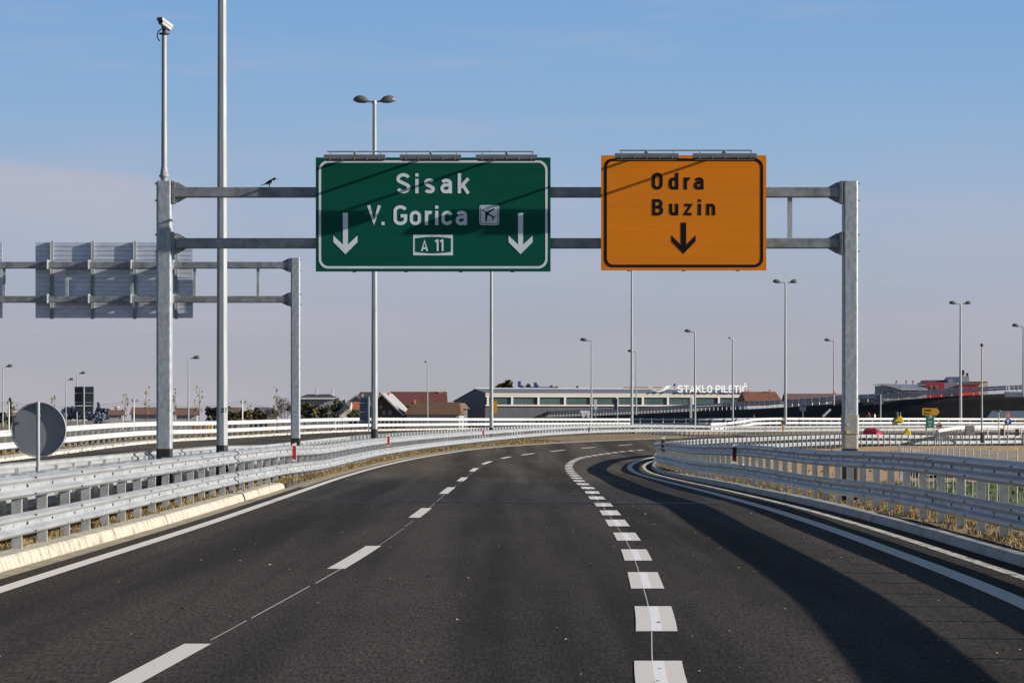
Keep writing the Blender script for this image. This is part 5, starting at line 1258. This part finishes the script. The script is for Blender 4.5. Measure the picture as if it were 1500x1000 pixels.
# pale stony slope
mb = MB(); a = [(497, 609), (513, 597), (515, 588), (506, 590), (498, 598), (495, 607)]
vs = [P(x, y, 440 if i < 2 else 448) for i, (x, y) in enumerate(a)]; mb.add(vs + [v + Vector((0, 3, -.5)) for v in vs], [tuple(range(6)), tuple(range(6, 12))[::-1]] + [(i, (i + 1) % 6, 6 + (i + 1) % 6, 6 + i) for i in range(6)])
tag(mb.build('rock_slope', mat('pale_stones', (.55, .48, .40), .9, 0, .5, 1.6, .6, col2=(.12, .10, .08), f0=.45, f1=.6)), kind='structure')
# utility poles and wires
UP = 'utility poles left of the small gantry'
wires = []
for x, yt, d, lb in ((13, 588, 420, 'pale concrete utility pole at the left edge'), (196, 585, 420, 'pale utility pole with insulators left of the near gantry leg'), (355, 587, 420, 'slim utility pole with a lamp right of the tallest pole')):
    r = thing('utility_pole', lb, 'utility pole', polebase(x, d, .3), 0, UP); H = htop(yt, d, .3)
    mb = MB(); mb.tube([(0, 0, -.3), (0, 0, H)], [.13, .09], 8); mb.build('pole', M_plast, r, world=False)
    mb = MB(); mb.box((.15, 0, H - .25), (.9, .08, .08)); mb.lathe([(.05, H - .2), (.05, H + .1), (0, H + .1)], 6, (.45, 0, 0)); mb.lathe([(.05, H - .2), (.05, H + .1), (0, H + .1)], 6, (-.2, 0, 0)); mb.build('crossarm', M_dark, r, world=False)
    wires.append(Vector((r.location.x, d, .3 + H)))
mb = MB()
pts_ = [wires[0] + Vector((-14, 0, 0))] + wires + [wires[-1] + Vector((12, 0, -.6))]
for a, b in zip(pts_, pts_[1:]):
    for dz in (0, -.35): mb.tube([a.lerp(b, t / 8) + Vector((0, 0, dz - .9 * 4 * (t / 8) * (1 - t / 8))) for t in range(9)], .02, 4)
tag(mb.build('power_line', M_dark), 'thin sagging power wires strung between the utility poles at left', 'power line')
# ---------------------------------------------------------------- car
def make_car(label, loc, heading, paint):
    """hatchback; local +y is forward"""
    root = thing('car', label, 'car', loc, heading)
    side = [(-1.98, .42), (-2.02, .62), (-1.96, .92), (-1.78, 1.20), (-1.50, 1.43), (-.90, 1.49), (.05, 1.46), (.55, 1.28), (.98, 1.00), (1.70, .86), (1.98, .66), (2.0, .40), (1.9, .24), (-1.9, .26)]
    def half(y, z): return (.86 if z < .95 else lerp(.86, .62, min(1, (z - .95) / .52))) * (1 - .10 * max(0, (abs(y) - 1.5) / .5))
    n = len(side); vs = []
    for s_ in (-1, 1): vs += [(s_ * half(y, z), y, z) for y, z in side]
    mid = [(0, y * 1.012, z + .015) for y, z in side]; vs += mid
    fs = [tuple(range(n)), tuple(range(n, 2 * n))[::-1]]
    for i in range(n):
        j = (i + 1) % n; fs += [(i, j, 2 * n + j, 2 * n + i), (2 * n + i, 2 * n + j, n + j, n + i)]
    mb = MB(); mb.add(vs, fs, 0); mb.build('body', paint, root, world=False, bevel=.03)
    gl = M_glass
    def panel(nm_, pts, m, th=.012):
        a, b, c = [Vector(q) for q in pts[:3]]; nn_ = (b - a).cross(c - a).normalized()
        if nn_.dot(a - Vector((0, 0, .8))) < 0: nn_ = -nn_
        mb = MB(); k = len(pts); mb.add([Vector(q) + nn_ * th for q in pts] + [Vector(q) - nn_ * .01 for q in pts], [tuple(range(k)), tuple(range(k, 2 * k))[::-1]] + [(i, (i + 1) % k, k + (i + 1) % k, k + i) for i in range(k)])
        return mb.build(nm_, m, root, world=False)
    panel('rear_window', [(-.60, -1.83, 1.12), (.60, -1.83, 1.12), (.52, -1.54, 1.40), (-.52, -1.54, 1.40)], gl, .03)
    panel('windscreen', [(-.62, .92, 1.04), (.62, .92, 1.04), (.54, .22, 1.41), (-.54, .22, 1.41)], gl, .03)
    for s_ in (-1, 1):
        panel('side_window', [(s_ * .845, -1.45, 1.02), (s_ * .845, -.32, 1.0), (s_ * .67, -.32, 1.38), (s_ * .67, -1.28, 1.37)], gl)
        panel('side_window', [(s_ * .845, -.24, 1.0), (s_ * .845, .80, .99), (s_ * .68, .16, 1.36), (s_ * .67, -.24, 1.38)], gl)
        mb = MB(); mb.box((s_ * .70, -1.99, .84), (.18, .06, .26)); mb.build('tail_light', M_red, root, world=False)
        mb = MB(); mb.box((s_ * .66, 1.94, .70), (.30, .07, .14)); mb.build('headlight', M_glass, root, world=False)
        for y in (-1.25, 1.25):
            mb = MB(); mb.tube([(s_ * .66, y, .31), (s_ * .87, y, .31)], .31, 18); wh = mb.build('wheel', M_black, root, world=False)
            mb = MB(); mb.tube([(s_ * .86, y, .31), (s_ * .885, y, .31)], .19, 14); mb.build('rim', M_pole, wh, world=False)
        mb = MB(); mb.box((s_ * .93, .55, 1.02), (.14, .10, .11)); mb.build('mirror', paint, root, world=False)
    mb = MB(); mb.box((0, -2.03, .40), (1.6, .06, .22)); mb.build('rear_bumper', M_dark, root, world=False)
    mb = MB(); mb.box((0, -2.035, .66), (.5, .02, .11)); mb.build('number_plate', M_white, root, world=False)
    return root
cx_, cd_ = (1278.5 - 750) * 338 / F, 338
make_car('small red hatchback seen from behind among the guardrails, right of the gantry leg', (cx_, cd_, zroad(cx_, cd_) + .03), R(-17), mat('red_car_paint', (.55, .012, .03), .28, 0, .03, 2))

# ---------------------------------------------------------------- people
M_skin = mat('skin', (.45, .27, .19), .6, 0, .08, 6); M_hair = mat('dark_hair', (.03, .022, .018), .7, 0, .2, 20)
def person(label, base, H, rz, top, legs_, shoes=M_dark, pose='stand', hair=M_hair):
    root = thing('person', label, 'person', base, rz); s = H / 1.75
    J = {'pel': (0, 0, .95, .135), 'wst': (0, 0, 1.10, .125), 'chs': (0, .01, 1.32, .15), 'nck': (0, 0, 1.48, .062), 'hd1': (0, .015, 1.58, .085), 'hd2': (0, .01, 1.68, .082)}
    E = [('pel', 'wst'), ('wst', 'chs'), ('chs', 'nck'), ('nck', 'hd1'), ('hd1', 'hd2')]
    st = .0 if pose == 'stand' else .22
    for k, s_ in (('l', -1), ('r', 1)):
        a = .12 * s_ if pose != 'stand' else .03
        J['sh' + k] = (s_ * .19, 0, 1.40, .072); J['el' + k] = (s_ * .25, -.03 + a, 1.13, .048); J['wr' + k] = (s_ * .24, .10 + a, .92 if pose != 'reach' else 1.15, .033); J['hn' + k] = (s_ * .235, .15 + a, .86 if pose != 'reach' else 1.2, .034)
        J['hp' + k] = (s_ * .095, 0, .90, .105); J['kn' + k] = (s_ * .105, .04 + s_ * st * .5, .50, .068); J['an' + k] = (s_ * .11, -.02 + s_ * st, .09, .045); J['ft' + k] = (s_ * .125, .14 + s_ * st, .035, .038)
        E += [('chs', 'sh' + k), ('sh' + k, 'el' + k), ('el' + k, 'wr' + k), ('wr' + k, 'hn' + k), ('pel', 'hp' + k), ('hp' + k, 'kn' + k), ('kn' + k, 'an' + k), ('an' + k, 'ft' + k)]
        for f in range(5):
            nmf = 'f%s%d' % (k, f); x, y, z, _ = J['hn' + k]
            J[nmf] = (x + s_ * (.02 - .014 * f), y + .055 + .02 * (f in (1, 2)), z - .045 - .012 * (f in (1, 2, 3)), .0095) if f < 4 else (x - s_ * .035, y + .05, z + .0, .0105)
            E.append(('hn' + k, nmf))
    names = list(J); me = bpy.data.meshes.new('body'); me.from_pydata([tuple(q * s for q in J[n_][:3]) for n_ in names], [(names.index(a), names.index(b)) for a, b in E], [])
    o = bpy.data.objects.new('tmp_body', me); C.objects.link(o); o.modifiers.new('skin', 'SKIN'); sub = o.modifiers.new('sub', 'SUBSURF'); sub.levels = 1; sub.render_levels = 1
    for v, n_ in zip(me.skin_vertices[0].data, names): v.radius = (J[n_][3] * s, J[n_][3] * s * (.8 if n_ in ('chs', 'pel', 'wst') else 1)); v.use_root = n_ == 'pel'
    dg = bpy.context.evaluated_depsgraph_get(); me2 = bpy.data.meshes.new_from_object(o.evaluated_get(dg)); bpy.data.objects.remove(o)
    me2.name = 'body'; me2.materials.clear()
    for m in (M_skin, top, legs_, shoes): me2.materials.append(m)
    for p in me2.polygons:
        z = p.center.z / s; ax = abs(p.center.x) / s; p.use_smooth = True
        p.material_index = 3 if z < .11 else (0 if (z > 1.47 or (ax > .2 and z < .93) or (ax > .19 and p.center.y / s > .13)) else (1 if z > .96 or ax > .20 else 2))
    b = bpy.data.objects.new('body', me2); C.objects.link(b); b.parent = root
    mb = MB(); mb.lathe([(0, 1.765), (.05, 1.755), (.085, 1.71), (.092, 1.66), (.088, 1.60)], 12); mb.xf(Matrix.Translation((0, -.015 * s, 0)) @ Matrix.Scale(s, 4)); mb.build('hair', hair, root, world=False)
    mb = MB()
    for s_ in (-1, 1): mb.box((s_ * .032 * s, .098 * s, 1.625 * s), (.022 * s, .012 * s, .012 * s), 1); mb.box((s_ * .094 * s, .01 * s, 1.61 * s), (.02 * s, .04 * s, .06 * s))
    mb.box((0, .108 * s, 1.595 * s), (.022 * s, .03 * s, .045 * s)); mb.box((0, .098 * s, 1.553 * s), (.045 * s, .012 * s, .010 * s), 1); mb.build('face', [M_skin, M_hair], root, world=False)
    return root
M_cl1 = mat('dark_jacket', (.035, .03, .03), .9, 0, .2, 6); M_cl2 = mat('tan_trousers', (.40, .24, .10), .9, 0, .2, 6); M_cl3 = mat('rust_jacket', (.30, .06, .045), .9, 0, .2, 6); M_cl4 = mat('black_trousers', (.02, .02, .024), .9, 0, .2, 6); M_cl5 = mat('white_vest', (.6, .6, .58), .9, 0, .1, 6)
px_ = 31.9; person('person in a dark top and tan trousers standing by the far guardrail', ((1147.2 - 750) * 350 / F, 350, zroad((1147.2 - 750) * 350 / F, 350) + .10), 1.84, R(200), M_cl1, M_cl2, pose='walk')
person('person in a rust red jacket behind the guardrails right of the gantry leg', polebase(1272.5, 441, 1.02), 1.84, R(150), M_cl3, M_cl4, pose='reach')
person('person in dark clothes with a white vest beside the one in rust red', polebase(1281.3, 439, .96), 1.80, R(240), M_cl5, M_cl4, pose='walk')
person('person in a red jacket far off at the foot of the embankment', polebase(1104, 452, .78), 1.75, R(120), M_cl3, M_cl1, pose='reach')

# ---------------------------------------------------------------- yellow noses, boxes and other small things
def yellow_nose(label, x, ytop, ybase, wpx, d):
    zb = CH + (HY - ybase) * d / F; k = d / F; root = thing('crash_cushion', label, 'crash cushion', polebase(x, d, zb), 0, 'yellow noses among the guardrails'); h = (ybase - ytop) * k; w_ = wpx * k
    mb = MB(); mb.prism([(-w_ * .5, 0), (w_ * .42, 0), (w_ * .48, h * .45), (w_ * .28, h * .9), (w_ * .18, h), (w_ * .02, h * .93), (-w_ * .35, h * .35)], -.35, .35)
    mb.build('shell', M_yellow, root, world=False, bevel=.06)
    mb = MB(); mb.box((-.05 * w_, -.37, h * .12), (w_ * .6, .06, h * .2)); mb.build('base', M_dark, root, world=False)
yellow_nose('yellow wedge shaped nose above the guardrails, the higher of the two', 1316, 608.8, 619.5, 15, 424)
yellow_nose('yellow wedge shaped nose between the guardrails, right of the red car', 1327, 626.5, 643, 15, 322)
q = thing('blue_post', 'thin blue grey post pair standing behind the higher yellow nose', 'post', polebase(1316.5, 446, 1.0)); k = 446 / F
for dx in (-1.3, 2.5):
    mb = MB(); mb.tube([(dx * k, 0, -.2), (dx * k, 0, (HY - 602.5) * k + .6)], .06, 6); mb.build('post', M_pole, q, world=False)
mb = MB(); mb.box((-2.8 * k, .1, 1.5), (2.6 * k, .1, .9)); mb.build('panel', M_boardblue, q, world=False)
q = thing('dark_cabinet', 'dark grey box behind the guardrails, right of the double armed lamp pole', 'cabinet', polebase(1164, 424, .7)); k = 424 / F
mb = MB(); mb.box((0, 0, 6 * k), (6 * k, .5, 8 * k)); mb.build('body', M_boarddark, q, world=False, bevel=.02)
mb = MB(); mb.box((-.5 * k, -.05, 10.2 * k), (7 * k, .7, .06)); mb.build('lid', M_alu, q, world=False)
# white frame like object in front of the factory
q = thing('white_frame', 'row of white square topped frames in front of the factory wall', 'frame', polebase(857, 470, 0)); k = 470 / F
def FP(x, y): return ((820 + x / 10 - 857) * k, CH + (HY - (550 + y / 10)) * k)
for nm_, poly in (('arm', [(295, 528), (315, 510), (352, 510), (352, 622), (340, 618), (330, 590), (330, 552), (310, 548)]), ('arch', [(360, 512), (408, 512), (408, 622), (398, 612), (396, 560), (385, 550), (372, 565), (370, 600), (360, 612)]), ('arm', [(414, 512), (440, 512), (440, 560), (434, 575), (434, 620), (418, 620)])):
    mb = MB(); mb.prism([FP(*p) for p in poly], -.15, .15); mb.build(nm_, M_let, q, world=False)
# yellow container behind the far guardrail
q = thing('container', 'orange yellow steel skip behind the far guardrail, right of the near gantry leg', 'container', polebase(293, 260, .1)); k = 260 / F
mb = MB(); mb.prism([(-13 * k, 0), (13 * k, 0), (16 * k, 1.35), (-16 * k, 1.35)], 0, 2.0); sk_ = mb.build('body', mat('skip_orange', (.70, .36, .03), .6, 0, .1, 2), q, world=False)
mb = MB()
for i in range(6): mb.box(((-12 + i * 4.8) * k, -.04, .68), (.09, .10, 1.25))
mb.build('rib', mat('skip_rib', (.6, .28, .03), .6, 0, .1, 2), q, world=False)
# wire fence on the slope at the right
fp = catmull([(11.15, 58, -.12), (11.2, 66, -.15), (11.7, 78, -.22), (12.6, 92, -.32), (14.0, 108, -.40), (16.5, 128, -.5)], 1.0)
fr = thing('wire_fence', 'thin wire fence with slim pale posts behind the ramp guardrail at the right', 'fence', fp[0].copy())
fq = resample(fp, 1.75)
for p in fq:
    mb = MB(); mb.tube([p + Vector((0, 0, -.3)), p + Vector((random.uniform(-.02, .02), 0, 1.18))], .014, 6); mb.build('post', M_zinc, fr)
mb = MB()
for h in (.1, .4, .7, .95, 1.14): mb.tube([p + Vector((0, .02, h)) for p in fq], .0035, 3)
mb.build('wire', M_zinc, fr)
q = thing('marker_stake', 'short dark leaning stake in the brown soil behind the ramp guardrail', 'stake', polebase(1336, 150, -.55))
mb = MB(); mb.tube([(0, 0, -.2), (-.06, 0, .36)], [.055, .035], 6); mb.build('stake', M_dark, q, world=False)

# ---------------------------------------------------------------- dry grass, clods, leaf litter
rnd = random.Random(3)
def tufts(name, n, xf_, d0, d1, zf, hmax, m, dens=None, bias=1.5):
    mb = MB(); i = 0; tries = 0
    while i < n and tries < n * 12:
        tries += 1
        d = d0 + (d1 - d0) * rnd.random() ** bias; X = xf_(d, rnd.random())
        q_ = math.sin(d * 1.3 + X * 2) + math.sin(d * .37 + 1) + math.sin(d * 3.1 - X) * .7 + rnd.gauss(0, .6)
        if dens is not None and q_ < dens: continue
        i += 1; z = zf(X, d) - .015; h = hmax * rnd.uniform(.3, 1) * (1 if rnd.random() < .9 else 1.6)
        for _ in range(5):
            a = rnd.uniform(0, 6.28); l = Vector((math.cos(a), math.sin(a), 0)); w_ = rnd.uniform(.003, .007) * (1 + d / 60); le = h * rnd.uniform(.2, 1.1)
            b = Vector((X + rnd.gauss(0, .05), d + rnd.gauss(0, .08), z)); sd = Vector((-l.y, l.x, 0)) * w_
            mid = b + l * le * .5 + Vector((0, 0, h * .7)); tip = b + l * le * 1.2 + Vector((0, 0, h * rnd.uniform(.5, 1)))
            mb.add([b - sd, b + sd, mid + sd * .7, mid - sd * .7, tip], [(0, 1, 2, 3), (3, 2, 4)], 0)
    o = mb.build(name, m, fix=False); o['kind'] = 'stuff'; return o
xl_ = lambda d, t: lerp(XEL(d) - (.92 if d < 75 else .7), XRF(d) - .8, t)
zml = lambda X, d: zroad(X, d) + ZL(d)
tufts('dry_grass', 7000, xl_, 26, 150, zml, .10, M_straw, -.6)
tufts('green_grass', 1500, xl_, 26, 150, zml, .09, M_grassblade, .6)
xr_ = lambda d, t: lerp(XKR(d) + .24, XRR(d) + 1.8, t)
tufts('dry_grass', 7500, xr_, 30, 170, zsoil, .10, M_straw, -.6)
tufts('weeds', 2500, xr_, 30, 170, zsoil, .10, mat('brown_weeds', (.10, .075, .03), .9, 0, .4, 4, col2=(.2, .14, .05)), .3)
tufts('turf', 2500, lambda d, t: lerp(XRR(d) + 2.2, XRR(d) + 14, t), 50, 105, zsoil, .16, M_grassblade, -1.0, bias=1)
tufts('far_weeds', 1800, lambda d, t: XFB(d) + lerp(-1.4, .2, t), 95, 300, lambda X, d: zroad(X, d) - .02, .17, M_straw, -.5)
tufts('verge_grass', 6000, lambda d, t: lerp(XEL(d) - .75, XRF(d) + .1, t), 74, 230, zml, .13, M_straw, -.7, bias=1.2)
mb = MB()
for _ in range(1500):                      # clods of earth on the soil field
    d = 108 + 130 * rnd.random(); X = XRR(d) + 2.5 + 28 * rnd.random(); r = rnd.uniform(.03, .13); p = Vector((X, d, zsoil(X, d)))
    mb.add([p + Vector((rnd.uniform(-1, 1) * r, rnd.uniform(-1, 1) * r, 0)) for _ in range(3)] + [p + Vector((0, 0, r))], [(0, 1, 3), (1, 2, 3), (2, 0, 3)])
o = mb.build('clods', M_soil, fix=False); o['kind'] = 'stuff'
mb = MB()
for _ in range(900):
    d = 18 + 75 * rnd.random() ** 1.6; t = rnd.random(); X = lerp(XEL(d) + .3, XRL(d) - .5, t)
    if t < .66 and rnd.random() < .75: continue
    p = Vector((X, d, zroad(X, d) + .007)); s = rnd.uniform(.008, .028) * (1 if rnd.random() < .93 else 1.8); a = rnd.uniform(0, 3.14); u = Vector((math.cos(a), math.sin(a), 0)); v = Vector((-u.y, u.x, 0)) * .6
    mb.add([p + u * s, p + v * s + Vector((0, 0, s * .4)), p - u * s, p - v * s + Vector((0, 0, s * .3))], [(0, 1, 2), (0, 2, 3)])
o = mb.build('leaf_litter', mat('leaf_flecks', (.30, .245, .16), .9, 0, .5, 3), fix=False); o['kind'] = 'stuff'
